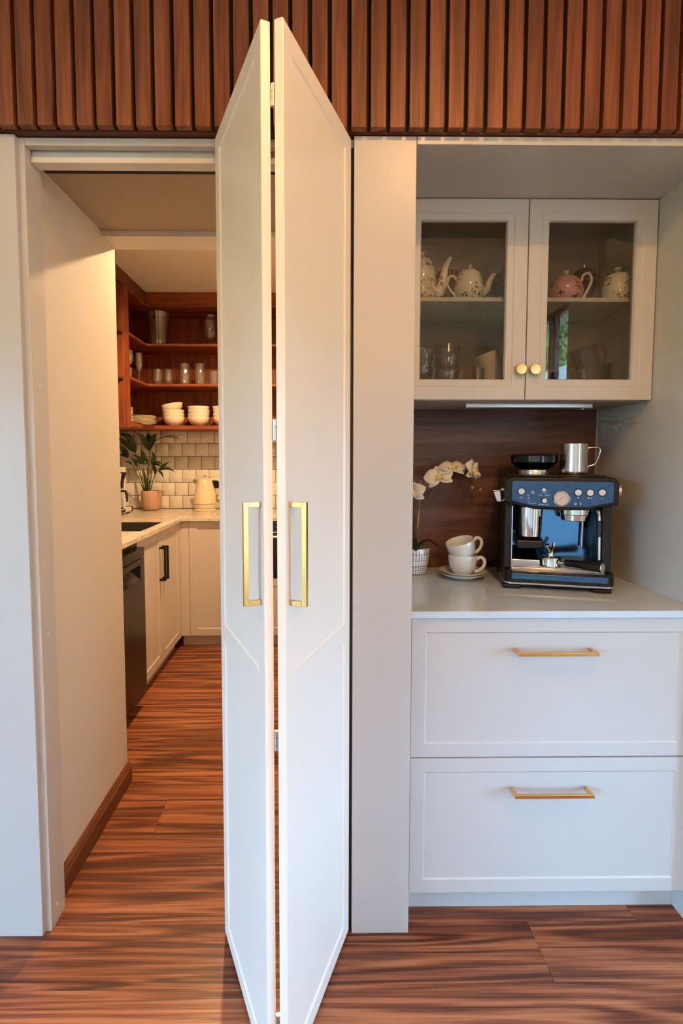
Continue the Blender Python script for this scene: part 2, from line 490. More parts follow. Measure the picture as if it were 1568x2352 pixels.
WHITE_CH = (0.78, 0.74, 0.64, 1)
M['tea_white'] = floral('sprigged_white_china', WHITE_CH, [(0.03, 0.03, 0.02, 1), (0.09, 0.08, 0.03, 1), (0.30, 0.18, 0.05, 1), (0.05, 0.07, 0.03, 1)], 75, 0.36)
M['tea_rose'] = floral('rose_china', WHITE_CH, [(0.40, 0.06, 0.08, 1), (0.16, 0.02, 0.03, 1), (0.55, 0.24, 0.22, 1), (0.45, 0.28, 0.06, 1)], 66, 0.40)
M['tea_pink'] = floral('pink_china', (0.62, 0.30, 0.30, 1), [(0.30, 0.02, 0.04, 1), (0.04, 0.04, 0.02, 1), (0.05, 0.05, 0.02, 1)], 38, 0.30)
M['tea_navy'] = floral('navy_floral_china', (0.035, 0.035, 0.07, 1), [(0.38, 0.16, 0.17, 1), (0.30, 0.10, 0.12, 1), (0.25, 0.16, 0.12, 1)], 30, 0.5, leaf=(0.02, 0.02, 0.05, 1))
t = NT('harlequin_china'); t.set(Roughness=0.2)
ck = t.node('ShaderNodeTexChecker'); ck.inputs['Scale'].default_value = 70; t.lk(t.coords(), ck.inputs[0])
ck.inputs[1].default_value = (0.05, 0.045, 0.05, 1); ck.inputs[2].default_value = (0.14, 0.10, 0.09, 1)
t.lk(ck.outputs[0], t.p.inputs['Base Color']); M['tea_check'] = t.m
t = NT('garden_foliage'); t.set(Roughness=0.6)
oi = t.node('ShaderNodeObjectInfo')
f = t.noise(t.coords(), 2.3, 4)
t.lk(t.ramp(f, [(0.3, (0.04, 0.09, 0.015, 1)), (0.7, (0.26, 0.33, 0.07, 1))]), t.p.inputs['Base Color'])
M['foliage'] = t.m
M['lawn'] = simple('lawn', (0.09, 0.105, 0.05, 1), 0.9, var=0.3, vscale=4)
M['render'] = simple('cream_render', (0.70, 0.66, 0.58, 1), 0.8, var=0.05)
M['eave'] = simple('eave_lining', (0.50, 0.36, 0.24, 1), 0.7, var=0.05)

# =================================================================== STRUCTURE
# ---- floor with separate boards running left to right
floor = struct(box('floor', -3.1, 2.3, -5.1, 3.0, -0.08, -0.012, M['dark']), 'reddish brown timber board floor')
PITCH = 0.1805
def plank_mesh(L):
    g, c = 0.0004, 0.0008
    a, b = g, PITCH - g
    return MB().prism([(a, -0.014), (b, -0.014), (b, -c), (b - c, 0), (a + c, 0), (a, -c)], g, L - g, 'X').mesh('plank', M['floor'], 20)
PL = 2.05
full_plank = plank_mesh(PL)
for k in range(-27, 18):
    y = -0.147 + PITCH * k
    if y > 2.95: continue
    j = {0: 0.59, 3: -0.578, 1: -1.15, 2: 0.2, 4: -1.0, 5: 0.4, -1: -0.9, 6: -0.2}.get(k, (k * 0.737) % PL - 1.0)
    while j > -3.1: j -= PL
    x = j
    while x < 2.3:
        a, b = max(x, -3.1), min(x + PL, 2.3)
        if b - a > 0.03:
            me = full_plank if abs(b - a - PL) < 1e-6 else plank_mesh(b - a)
            o = link('plank', me, floor, (a - floor.location.x, y - floor.location.y, 0.08))
        x += PL

# ---- slatted bulkhead over the cabinets
front = struct(box('wall_front', -3.1, 2.3, -0.007, 0.09, 2.115, 2.80, M['soffit']), 'slatted walnut bulkhead wall')
fl = front.location
obj('felt_backing', MB().box(-2.7, 2.7, -0.0500, -0.0484, 0.004, 0.63), M['dark'], front)
slat_me = MB().box(0, 0.0376, -0.020, 0, 0, 0.63).mesh('slat', M['slat'])
for k in range(-47, 61):
    o = link('slat', slat_me, front, (-0.730 + 0.0477 * k - fl.x, -0.0085 - fl.y, 0.002))
    md = o.modifiers.new('bevel', 'BEVEL'); md.width = 0.0012; md.segments = 1
ceiling = struct(box('ceiling', -3.1, 2.3, -5.1, 0.09, 2.75, 2.80, M['ceil']), 'plain white room ceiling')
front.location.z += 0  # bulkhead meets the ceiling

# ---- room walls with window openings
def wall_with_openings(name, xa, xb, y0, y1, zt, ops, label):
    mb = MB(); y = y0
    for oy0, oy1, oz0, oz1 in ops:
        mb.box(xa, xb, y, oy0, 0, zt); mb.box(xa, xb, oy0, oy1, 0, oz0); mb.box(xa, xb, oy0, oy1, oz1, zt); y = oy1
    mb.box(xa, xb, y, y1, 0, zt)
    return struct(obj(name, mb, M['roomwall']), label)
wall_with_openings('wall_left', -3.1, -3.0, -5.1, 0.09, 2.75, [(-4.5, -1.5, 0.2, 1.75)], 'left room wall around the wide window')
wall_with_openings('wall_right', 2.2, 2.3, -5.1, 0.09, 2.75, [(-3.80, -2.74, 0.06, 2.68), (-1.35, -0.75, 0.3, 1.4)], 'right room wall around the glass doors')
struct(box('wall_back', -3.0, 2.2, -5.1, -5.0, 0, 2.75, M['roomwall']), 'rear room wall')
def window(name, x, oy0, oy1, oz0, oz1, bars, m, rot=0.0, at=None):
    w = bpy.data.objects.new(name, None); COL.objects.link(w); w.location = (x, (oy0 + oy1) / 2, oz0)
    struct(w, 'window with slim frame and clear panes')
    if at: w.location = at; w.rotation_euler = (0, 0, rot)
    h = (oy1 - oy0) / 2; H = oz1 - oz0
    fr = MB().box(-0.03, 0.03, -h, -h + 0.05, 0, H).box(-0.03, 0.03, h - 0.05, h, 0, H).box(-0.03, 0.03, -h + 0.05, h - 0.05, 0, 0.05).box(-0.03, 0.03, -h + 0.05, h - 0.05, H - 0.05, H)
    obj('window_frame', fr, m, w)
    for b in bars:
        obj('mullion', MB().box(-0.025, 0.025, b - (oy0 + oy1) / 2 - 0.016, b - (oy0 + oy1) / 2 + 0.016, 0.05, H - 0.05), m, w)
    obj('pane', MB().box(-0.003, 0.003, -h + 0.05, h - 0.05, 0.05, H - 0.05), M['pane'], w)
window('window_1', -3.05, -4.5, -1.5, 0.2, 1.75, [-3.0], M['white_alu'])
window('window_2', 2.25, -3.80, -2.74, 0.06, 2.68, [-3.08, -3.17], M['curtain_wood'])

window('added_window', 2.25, -1.35, -0.75, 0.3, 1.4, [], M['curtain_wood'])  # unseen extra window, added to brighten the right door leaf

# ---- tall cabinet panels, jamb, header and passage
struct(box('trim_1', -1.20, -0.755, 0, 0.03, 0, 2.113, M['paint'], bevel=0.0015), 'tall pale panel left of the doorway')
struct(box('wall_front_left', -3.0, -1.203, 0, 0.03, 0, 2.113, M['paint']), 'pale panelling left of the doorway')
struct(box('trim_2', -0.775, -0.7385, 0.015, 0.092, 0, 2.113, M['paint'], bevel=0.001), 'narrow door jamb left of the opening')
jamb = bpy.data.objects['trim_2']
for z in (0.05, 0.83, 1.50):
    mb = MB(); mb.M = Matrix.Rotation(R(90), 4, 'Y'); mb.lathe([(0, 0), (0.005, 0), (0.0045, 0.0012), (0, 0.0014)], 16)
    obj('screw_cap', mb, M['white_alu'], jamb, loc=(0.01825, -0.005, z))
struct(box('trim_3', 0.0905, 0.247, 0, 0.02, 0, 2.113, M['paint'], bevel=0.001), 'pale upright panel between the folding door and the coffee nook')
struct(box('trim_4', -0.738, 0.0905, 0.015, 0.036, 2.094, 2.113, M['paint'], bevel=0.001), 'header strip over the doorway')
struct(box('wall_passage_left', -0.875, -0.775, 0.03, 0.693, 0, 2.55, M['wall']), 'plain passage wall on the left')
struct(box('wall_passage_right', 0.092, 0.247, 0.02, 0.69, 0, 2.55, M['wall']), 'passage wall on the right')
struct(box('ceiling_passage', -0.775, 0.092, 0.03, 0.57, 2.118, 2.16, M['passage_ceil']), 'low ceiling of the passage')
struct(box('trim_5', -0.775, 0.30, 0.57, 0.69, 2.10, 2.55, M['ceil']), 'lintel at the end of the passage')
bb = MB().prism([(0, 0), (0.018, 0), (0.018, 0.058), (0.0125, 0.064), (0.0125, 0.070), (0.005, 0.079), (0, 0.079)], 0, 0.602, 'Y')
struct(obj('baseboard_passage', bb, M['base_wood'], loc=(-0.775, 0.0925, 0)), 'moulded brown timber skirting along the passage wall')

# ---- coffee nook lining
struct(box('wall_niche_right', 1.037, 1.057, 0, 0.60, 0, 2.113, M['paint']), 'right side panel of the coffee nook')
struct(box('wall_front_right', 1.059, 2.2, 0, 0.03, 0, 2.113, M['paint']), 'pale panelling right of the coffee nook')
struct(box('ceiling_niche', 0.2485, 1.0365, 0, 0.588, 2.094, 2.113, M['paint'], bevel=0.0008), 'ceiling board of the coffee nook')
struct(box('wall_niche_back', 0.247, 1.057, 0.600, 0.690, 0, 2.55, M['wall']), 'wall behind the coffee nook')
struct(box('wall_splashback', 0.2485, 1.0345, 0.588, 0.599, 0.8965, 1.4865, M['splash']), 'dark walnut splashback behind the coffee machine')
struct(box('trim_6', 1.0345, 1.037, 0.583, 0.600, 0.8965, 1.4865, M['paint']), 'pale bead at the edge of the splashback')

# ---- pantry shell
struct(box('wall_pantry_left', -1.675, -1.575, 0.593, 2.93, 0, 2.55, M['wall']), 'left wall of the pantry')
pback = struct(box('wall_pantry_back', -1.575, 0.30, 2.842, 2.93, 0, 2.55, M['grout']), 'tiled back wall of the pantry')
struct(box('wall_pantry_right', 0.30, 0.40, 0.69, 2.93, 0, 2.55, M['wall']), 'right wall of the pantry')
struct(box('wall_pantry_front', -1.575, -0.875, 0.593, 0.693, 0, 2.55, M['wall']), 'pantry wall beside the passage')
struct(box('ceiling_pantry', -1.575, 0.30, 0.69, 2.842, 2.50, 2.55, M['ceil']), 'pantry ceiling')
# wall tiles, half-bond, each a little uneven
TP = 0.1048
tile_mes = []
for i in range(4):
    mb = MB(); e = 0.0016; a = TP / 2 - e
    d = [random.uniform(0, 0.0014) for _ in range(4)]
    j = [random.uniform(-0.0012, 0.0012) for _ in range(8)]
    vs_ = [(-a + j[0], 0, -a + j[1]), (a + j[2], 0, -a + j[3]), (a + j[4], 0, a + j[5]), (-a + j[6], 0, a + j[7])]
    k2 = 0.003
    ft = [(-a + k2, -0.008 - d[0], -a + k2), (a - k2, -0.008 - d[1], -a + k2), (a - k2, -0.008 - d[2], a - k2), (-a + k2, -0.008 - d[3], a - k2)]
    vm = [(x, -0.006, z) for x, _, z in vs_]
    mb.add(vs_ + vm + ft, [(0, 1, 5, 4), (1, 2, 6, 5), (2, 3, 7, 6), (3, 0, 4, 7), (4, 5, 9, 8), (5, 6, 10, 9), (6, 7, 11, 10), (7, 4, 8, 11), (8, 9, 10, 11)])
    tile_mes.append(mb.mesh('tile', M['tile'], 60))
pl = pback.location
TX = 0.1065
for r in range(6):
    z = 0.901 + TP * (r + 0.5)
    x = -1.2555 - TX * 3.5 if r % 2 else -1.2555 - TX * 4 - 0.047 + TX * 0.5 + 0.0005
    while x < 0.30 - TX / 2:
        lo = max(x - TX / 2, -1.575)
        if x + TX / 2 - lo > 0.015:
            o = link('tile', random.choice(tile_mes), pback, ((lo + x + TX / 2) / 2 - pl.x, 2.842 - pl.y, z))
            o.scale = ((x + TX / 2 - lo) / TP, 1, 1)
        x += TX
struct(box('trim_7', 0.072, 0.092, 0.022, 0.092, 0, 2.113, M['dark_seal'], bevel=0.001), 'dark door stop behind the folding door')
# =================================================================== BIFOLD DOOR
door = bpy.data.objects.new('door_1', None); COL.objects.link(door); door.location = (0.083, 0.002, 0)
struct(door, 'white two-leaf folding door standing half open with brass pulls')
def leaf(org, ang, L, near_at_zero):
    z0, z1 = 0.010, 2.106
    prof = [(0, 0.0015), (0.0015, 0), (0.040, 0), (0.0445, 0.0035)]
    mb = MB().rings(L, z1 - z0, prof, 0.018, z0=z0, splits=[(0, 0.846), (0.846, z1 - z0)], inner=0.017)
    lf = obj('door_leaf', mb, M['door_paint'], door, loc=(org[0] - 0.083, org[1] - 0.002, 0), rot=(0, 0, ang), angle=20)
    u = 0.021 if near_at_zero else L - 0.021
    h = MB()
    za, zb = 1.019, 1.224
    h.box(u - 0.005, u + 0.005, -0.036, -0.026, za, zb)
    h.box(u - 0.005, u + 0.005, -0.026, 0.0, za, za + 0.010)
    h.box(u - 0.005, u + 0.005, -0.026, 0.0, zb - 0.010, zb)
    hd = obj('pull_handle', h, M['brass'], lf, bevel=0.0008)
    hd['label'] = 'brushed brass bar pull'
    return lf
leaf((-0.063, -0.362), math.atan2(0.928, 0.373), 0.391, True)
leaf((-0.258, 0.002), math.atan2(-0.920, 0.392), 0.390, False)
for z in (1.978, 1.363, 0.746, 0.14):
    mb = MB().cyl(0.0042, -0.020, -0.007, 12).cyl(0.0042, -0.0062, 0.0062, 12).cyl(0.0042, 0.007, 0.020, 12)
    mb.box(-0.0085, 0.0, 0.002, 0.004, -0.018, 0.018).box(0.0, 0.0085, 0.002, 0.004, -0.018, 0.018)
    hg = obj('hinge', mb, M['silver'], door, loc=(-0.0838 - 0.083, -0.349 - 0.002, z))
    hg['label'] = 'small silver butt hinge'
tr = MB().box(-0.737, 0.088, 0.046, 0.078, 2.080, 2.117).box(-0.737, 0.088, 0.040, 0.078, 2.066, 2.080)
tk = obj('sliding_track', tr, M['white_alu'], door, loc=(-0.083, -0.002, 0), bevel=0.0008)
obj('track_slot', MB().box(-0.730, 0.085, 0.079, 0.100, 2.070, 2.117), M['dark'], door, loc=(-0.083, -0.002, 0))

# =================================================================== COFFEE NOOK JOINERY
bc = thing('drawer_cabinet', 'pale greige two-drawer base cabinet under the coffee machine', 'cabinet', (0.6425, 0.31, 0))
def L_(x, y, z): return (x - 0.6425, y - 0.31, z)
obj('carcass', MB().box(-0.392, 0.393, -0.257, 0.275, 0.088, 0.8765), M['paint'], bc)
obj('toe_kick', MB().box(-0.394, 0.3935, -0.226, -0.208, 0.0, 0.086), M['paint'], bc)
for nm, za, zb in (('upper', 0.483, 0.8735), ('lower', 0.0885, 0.4790)):
    mb = MB().rings(0.7790, zb - za, [(0, 0.001), (0.001, 0), (0.038, 0), (0.0425, 0.0035)], 0.020, z0=0, x0=-0.3895)
    d = obj('drawer', mb, M['paint'], bc, loc=L_(0.6430, 0.031, za), angle=20)
    d['label'] = nm + ' drawer front with recessed panel'
    zc = (0.787 if nm == 'upper' else 0.393) - za
    x0, x1 = 0.531 - 0.6430, 0.748 - 0.6430
    h = MB()
    h.box(x0, x1, -0.040, -0.031, zc - 0.005, zc + 0.005)
    for a in (x0, x1 - 0.010):
        h.prism([(a, -0.031), (a + 0.010, -0.031), (a + 0.010, 0.0005), (a, 0.0005)], zc - 0.005, zc + 0.005, 'Z')
    hh = obj('bar_handle', h, M['brass'], d, bevel=0.0015)
    hh['label'] = 'brushed brass bar handle'
tag(box('worktop', 0.2485, 1.0360, 0.020, 0.587, 0.8768, 0.896, M['quartz'], bevel=0.0015), 'glossy pale stone worktop carrying the coffee machine', 'worktop')

uc = thing('wall_cabinet', 'greige wall cabinet with two glazed doors full of teapots', 'cabinet', (0.642, 0.43, 1.487))
def U(x, y, z): return (x - 0.642, y - 0.43, z - 1.487)
cb = MB()
t_ = 0.016
cb.box(-0.392, -0.392 + t_, -0.142, 0.156, 0, 0.606).box(0.392 - t_, 0.392, -0.142, 0.156, 0, 0.606)
cb.box(-0.392 + t_, 0.392 - t_, -0.142, 0.156, 0.0, t_ * 2).box(-0.392 + t_, 0.392 - t_, -0.142, 0.156, 0.606 - t_, 0.606)
cb.box(-0.392 + t_, 0.392 - t_, 0.148, 0.156, t_ * 2, 0.606 - t_)
obj('carcass', cb, M['cab_inside'], uc)
obj('shelf', MB().box(-0.374, 0.374, -0.122, 0.146, 0.312, 0.325), M['paint'], uc, bevel=0.001)
for x0, x1, kx, nm in ((0.2505, 0.6385, 0.6195, 'left'), (0.6415, 1.0335, 0.6625, 'right')):
    w, h = x1 - x0, 0.602
    prof = [(0, 0.001), (0.001, 0), (0.040, 0), (0.0425, 0.0025), (0.061, 0.003), (0.0640, 0.010)]
    d = obj('glazed_door', MB().rings(w, h, prof, 0.0195, hole=True, x0=0, z0=0), M['paint'], uc, loc=U(x0, 0.267, 1.489), angle=20)
    obj('glass_pane', MB().box(0.0625, w - 0.0625, 0.011, 0.015, 0.0625, h - 0.0625), M['glass'], d)
    kn = MB(); kn.M = Matrix.Rotation(R(90), 4, 'X')
    kn.lathe([(0, 0), (0.007, 0), (0.007, 0.010), (0.0155, 0.013), (0.0165, 0.015), (0.0165, 0.020), (0.0155, 0.021), (0, 0.0214)], 32)
    o = obj('knob', kn, M['brass'], d, loc=(kx - x0, 0, 1.580 - 1.489))
    o['label'] = 'round brushed brass knob'
bar = thing('led_light_bar', 'slim silver light bar under the glazed wall cabinet', 'light bar', (0.693, 0.375, 1.4715))
obj('housing', MB().prism([(-0.012, 0.0155), (0.012, 0.0155), (0.012, 0.004), (0.006, 0), (-0.008, 0), (-0.012, 0.003)], -0.209, 0.209, 'X'), M['silver'], bar, bevel=0.0008)
obj('sensor_button', MB().cyl(0.006, -0.0035, 0.0002, 16, (0.180, 0, 0)), M['white_alu'], bar)

# =================================================================== PANTRY JOINERY
SH = [(0, 0.001), (0.001, 0), (0.050, 0), (0.0545, 0.004)]
sc_ = thing('sink_cabinet', 'pale two-door base cabinet with black handles below the sink', 'cabinet', (-1.26, 1.772, 0))
def PS(x, y, z): return (x + 1.26, y - 1.772, z)
obj('carcass', MB().box(-0.31, 0.296, -0.428, 0.406, 0.076, 0.692).box(0.275, 0.296, -0.428, 0.406, 0.692, 0.878).box(-0.31, 0.275, -0.428, -0.41, 0.692, 0.878), M['pantry_paint'], sc_)
obj('toe_kick', MB().box(-0.30, 0.270, -0.428, 0.406, 0.0, 0.075), M['pantry_paint'], sc_)
obj('filler', MB().box(0.296, 0.316, 0.397, 0.4275, 0.076, 0.878), M['pantry_paint'], sc_)
for ya, yb, hy in ((1.346, 1.7555, 1.722), (1.7585, 2.167, 1.776)):
    d = obj('cabinet_door', MB().rings(yb - ya, 0.800, SH, 0.019), M['pantry_paint'], sc_, loc=PS(-0.944, ya, 0.077), rot=(0, 0, R(90)), angle=20)
    u = hy - ya; za, zb = 0.577 - 0.077, 0.780 - 0.077
    h = MB().box(u - 0.006, u + 0.006, -0.040, -0.028, za, zb).box(u - 0.006, u + 0.006, -0.028, 0, za, za + 0.012).box(u - 0.006, u + 0.006, -0.028, 0, zb - 0.012, zb)
    o = obj('bar_handle', h, M['black_metal'], d, bevel=0.0008); o['label'] = 'black bar handle'
cc = thing('corner_cabinet', 'pale base cabinet with a panelled door beneath the kettle', 'cabinet', (-0.69, 2.52, 0))
obj('carcass', MB().box(-0.254, 0.247, -0.300, 0.32, 0.076, 0.878), M['pantry_paint'], cc)
obj('toe_kick', MB().box(-0.254, 0.247, -0.285, -0.27, 0.0, 0.075), M['pantry_paint'], cc)
obj('filler', MB().box(-0.254, -0.1975, -0.319, -0.300, 0.076, 0.878), M['pantry_paint'], cc)
obj('cabinet_door', MB().rings(0.440, 0.800, SH, 0.019), M['pantry_paint'], cc, loc=(-0.1955, -0.320, 0.077), angle=20)
ov = thing('oven_cabinet', 'base cabinet with a built-in black oven seen through the door gap', 'oven', (-0.14, 2.52, 0))
obj('carcass', MB().box(-0.299, 0.30, -0.300, 0.32, 0.076, 0.878), M['pantry_paint'], ov)
obj('toe_kick', MB().box(-0.299, 0.30, -0.285, -0.27, 0.0, 0.075), M['pantry_paint'], ov)
oo = obj('oven_door', MB().box(-0.296, 0.296, -0.322, -0.300, 0.48, 0.80), M['black_gloss'], ov, bevel=0.002)
obj('oven_handle', MB().rcyl((-0.22, -0.35, 0.77), (0.22, -0.35, 0.77), 0.008, 12).rcyl((-0.2, -0.35, 0.77), (-0.2, -0.32, 0.77), 0.006, 8).rcyl((0.2, -0.35, 0.77), (0.2, -0.32, 0.77), 0.006, 8), M['silver'], oo)
obj('control_strip', MB().box(-0.296, 0.296, -0.322, -0.300, 0.803, 0.876), M['black_steel'], ov, bevel=0.001)
obj('drawer', MB().rings(0.592, 0.395, SH, 0.019), M['pantry_paint'], ov, loc=(-0.296, -0.320, 0.080), angle=20)
ep = thing('end_cabinet', 'narrow base cabinet at the right end of the pantry bench', 'cabinet', (0.231, 2.52, 0))
obj('carcass', MB().box(-0.069, 0.068, -0.300, 0.32, 0.076, 0.878), M['pantry_paint'], ep)
obj('cabinet_door', MB().rings(0.134, 0.800, [(0, 0.001), (0.001, 0), (0.030, 0), (0.034, 0.004)], 0.019), M['pantry_paint'], ep, loc=(-0.067, -0.320, 0.077), angle=20)

wt = MB()
wt.box(-1.5745, -0.924, 0.70, 1.54, 0.8785, 0.9).box(-1.5745, -1.42, 1.54, 1.975, 0.8785, 0.9).box(-0.99, -0.924, 1.54, 1.975, 0.8785, 0.9)
wt.box(-1.5745, -0.924, 1.975, 2.177, 0.8785, 0.9).box(-1.5745, 0.2995, 2.177, 2.8335, 0.8785, 0.9)
tag(obj('worktop', wt, M['marble']), 'veined cream L-shaped worktop in the pantry', 'worktop')
sk = MB()
sk.box(-0.213, 0.213, -0.216, 0.216, 0, 0.004).box(-0.2145, -0.210, -0.217, 0.217, 0.004, 0.198).box(0.210, 0.2145, -0.217, 0.217, 0.004, 0.198)
sk.box(-0.210, 0.210, -0.217, -0.2125, 0.004, 0.198).box(-0.210, 0.210, 0.2125, 0.217, 0.004, 0.198)
sink = thing('sink', 'dark rectangular sink bowl set into the pantry worktop', 'sink', (-1.205, 1.7575, 0.6995))
obj('bowl', sk, M['sink'], sink)
obj('drain', MB().lathe([(0, 0.006), (0.03, 0.006), (0.04, 0.008), (0.043, 0.004)], 24), M['silver'], sink)

dw = thing('dishwasher', 'black steel dishwasher at the passage end of the pantry bench', 'dishwasher', (-1.24, 1.042, 0))
obj('body', MB().box(-0.31, 0.295, -0.298, 0.298, 0.10, 0.868), M['black_metal'], dw)
obj('plinth', MB().box(0.24, 0.258, -0.298, 0.298, 0.0, 0.10), M['black_metal'], dw)
ddr = MB()
# door built around a recessed grip
ddr.box(0.295, 0.335, -0.298, 0.298, 0.105, 0.690).box(0.295, 0.335, -0.298, 0.298, 0.765, 0.795).box(0.295, 0.335, -0.298, -0.235, 0.690, 0.765).box(0.295, 0.335, 0.235, 0.298, 0.690, 0.765)
dd_ = obj('door', ddr, M['black_steel'], dw, bevel=0.0015)
obj('grip_recess', MB().prism([(0.296, 0.690), (0.333, 0.690), (0.300, 0.765), (0.296, 0.765)], -0.235, 0.235, 'Y'), M['black_gloss'], dd_)
obj('control_strip', MB().box(0.295, 0.335, -0.298, 0.298, 0.800, 0.848), M['black_steel'], dw, bevel=0.0015)

# ---- open timber shelving
HX, HY = -1.243, 2.50
hu = thing('open_shelf_hutch', 'walnut corner shelving unit with open shelves above the pantry bench', 'shelving', (-1.0, 2.66, 1.50))
ho = Vector((-1.0, 2.66, 1.50))
def lpoly(f):
    r = 0.035
    pts = [(-1.5735, 2.8325), (-1.5735, 2.142), (HX + f, 2.142), (HX + f, HY + f - r)]
    pts = [(-1.5735, 2.142), (HX - f, 2.142), (HX - f, HY + f - r)]
    for i in range(1, 6):
        a = PI - (PI / 2) * i / 6
        pts.append((HX - f + r + r * math.cos(a), HY + f - r + r * math.sin(a)))
    pts += [(HX - f + r, HY + f), (0.299, HY + f), (0.299, 2.8325), (-1.5735, 2.8325)]
    return [(x - ho.x, y - ho.y) for x, y in pts]
for nm, za, zb, f in (('bottom_board', 1.518, 1.545, 0), ('shelf', 1.829, 1.846, 0), ('shelf', 2.116, 2.133, 0), ('top_board', 2.393, 2.407, -0.006)):
    obj(nm, MB().prism(lpoly(f), za - ho.z, zb - ho.z), M['hutchx'], hu, bevel=0.0012)
def HB(name, x0, x1, y0, y1, z0, z1, m):
    return obj(name, MB().box(x0 - ho.x, x1 - ho.x, y0 - ho.y, y1 - ho.y, z0 - ho.z, z1 - ho.z), m, hu, bevel=0.001)
HB('crown_board', HX - 0.02, 0.299, HY, HY + 0.02, 2.4075, 2.4995, M['hutchx'])
HB('crown_board', HX - 0.02, HX, 1.20, HY, 2.4075, 2.4995, M['base_wood'])
HB('back_panel', -1.5610, 0.299, 2.8205, 2.8325, 1.546, 2.393, M['hutch'])
HB('back_panel', -1.5735, -1.5615, 2.142, 2.8325, 1.546, 2.393, M['hutch'])
HB('stile', HX - 0.022, HX + 0.002, 2.055, 2.140, 1.508, 2.4075, M['hutch'])
HB('side_panel', -1.5735, HX - 0.022, 2.124, 2.1415, 1.508, 2.393, M['hutch'])
HB('side_panel', -1.5735, HX - 0.004, 2.036, 2.054, 1.508, 2.4075, M['hutch'])
for za, zb in ((1.500, 1.526), (1.810, 1.827), (2.099, 2.116), (2.378, 2.393)):
    HB('shelf', -1.5735, HX, 1.205, 2.0355, za, zb, M['base_wood'])
HB('back_panel', -1.5735, -1.5615, 1.205, 2.0355, 1.527, 2.378, M['hutch'])
HB('side_panel', -1.5735, HX, 1.19, 1.2045, 1.500, 2.394, M['hutch'])

# ---- glass and china on the open shelves
ORD = ['bottom', 'second', 'third', 'fourth', 'fifth', 'sixth', 'seventh', 'eighth', 'ninth', 'tenth', 'eleventh', 'twelfth']
def glass_vessel(name, label, cat, loc, outer, wall=0.0025, base=0.008, m='glassware', flute=0, fd=0.0, group=None, n=None):
    n = n or (72 if flute else 32)
    mb = MB()
    inner = [(max(0.0, r - wall), z) for r, z in outer if z >= base]
    inner = [(0.0, base)] + [(max(0.001, outer_r(outer, base) - wall), base)] + [q for q in inner if q[1] > base + 1e-6]
    prof = [(0, 0)] + list(outer) + list(reversed(inner))
    mb.lathe(prof, n, flute=flute, fdepth=fd)
    o = obj(name, mb, M[m], loc=loc, angle=50)
    return tag(o, label, cat, group)
def outer_r(outer, z):
    for (r0, z0), (r1, z1) in zip(outer, outer[1:]):
        if z0 <= z <= z1 and z1 > z0: return r0 + (r1 - r0) * (z - z0) / (z1 - z0)
    return outer[-1][0]
def stemmed(name, label, loc, bowl, stem_h, foot_r, bowl_r, group, m='cutglass'):
    prof = [(0, 0), (foot_r, 0), (foot_r, 0.003), (0.006, 0.008), (0.004, 0.014), (0.004, stem_h)]
    out = [(r, stem_h + z) for r, z in bowl]
    inn = [(max(0.0008, r - 0.002), z) for r, z in out if z > stem_h + 0.012]
    prof += out + list(reversed(inn)) + [(0, stem_h + 0.012)]
    return tag(obj(name, MB().lathe(prof, 48, flute=16, fdepth=0.0007), M[m], loc=loc, angle=50), label, 'glass', group)
glass_vessel('glass_vase', 'flared crystal vase with cut base on the top pantry shelf', 'vase', (-1.182, 2.59, 2.134), [(0.055, 0), (0.057, 0.01), (0.059, 0.06), (0.064, 0.12), (0.072, 0.19), (0.082, 0.24)], 0.003, 0.014, 'cutglass', 18, 0.003)
hv = [(0.056, 0), (0.057, 0.004), (0.016, 0.012), (0.012, 0.026), (0.040, 0.042), (0.052, 0.08), (0.055, 0.14), (0.048, 0.19), (0.045, 0.205), (0.051, 0.22)]
glass_vessel('hurricane_vase', 'footed hurricane glass vase beside the folding door, top shelf', 'vase', (-0.802, 2.59, 2.134), hv, 0.0025, 0.040)
stemmed('wine_glass', 'cut crystal goblet half hidden by the shelf upright', (-1.285, 2.235, 1.847), [(0.006, 0), (0.024, 0.02), (0.034, 0.05), (0.033, 0.08), (0.030, 0.105)], 0.08, 0.030, 0.03, 'stemware in the corner of the middle shelf')
stemmed('champagne_flute', 'tall cut crystal flute in the corner of the middle shelf', (-1.268, 2.40, 1.847), [(0.005, 0), (0.015, 0.015), (0.024, 0.05), (0.024, 0.09), (0.022, 0.13)], 0.07, 0.028, 0.02, 'stemware in the corner of the middle shelf')
glass_vessel('tumbler', 'ribbed tumbler standing in front of the crystal goblet', 'glass', (-1.272, 2.185, 1.847), [(0.024, 0), (0.026, 0.01), (0.029, 0.062)], 0.002, 0.006, 'cutglass', 16, 0.002)
sl = [(0.016, 0), (0.026, 0.008), (0.036, 0.03), (0.039, 0.055), (0.036, 0.09), (0.033, 0.118)]
glass_vessel('stemless_glass', 'rounder stemless wine glass, second from the flute', 'glass', (-1.198, 2.60, 1.847), sl, 0.0018, 0.006, 'cutglass', 14, 0.0012)
glass_vessel('stemless_glass', 'slimmer stemless wine glass beside the rounder one', 'glass', (-1.118, 2.60, 1.847), [(r * 0.84, z) for r, z in sl], 0.0018, 0.006, 'cutglass', 14, 0.0012)
hb = [(0.034, 0), (0.037, 0.006), (0.0375, 0.07), (0.039, 0.09), (0.036, 0.10), (0.037, 0.160)]
glass_vessel('highball_glass', 'left of the two tall cut highball glasses', 'glass', (-0.997, 2.60, 1.847), hb, 0.002, 0.008, 'cutglass', 16, 0.0016, 'highball glasses')
glass_vessel('highball_glass', 'right of the two tall cut highball glasses', 'glass', (-0.884, 2.60, 1.847), hb, 0.002, 0.008, 'cutglass', 16, 0.0016, 'highball glasses')
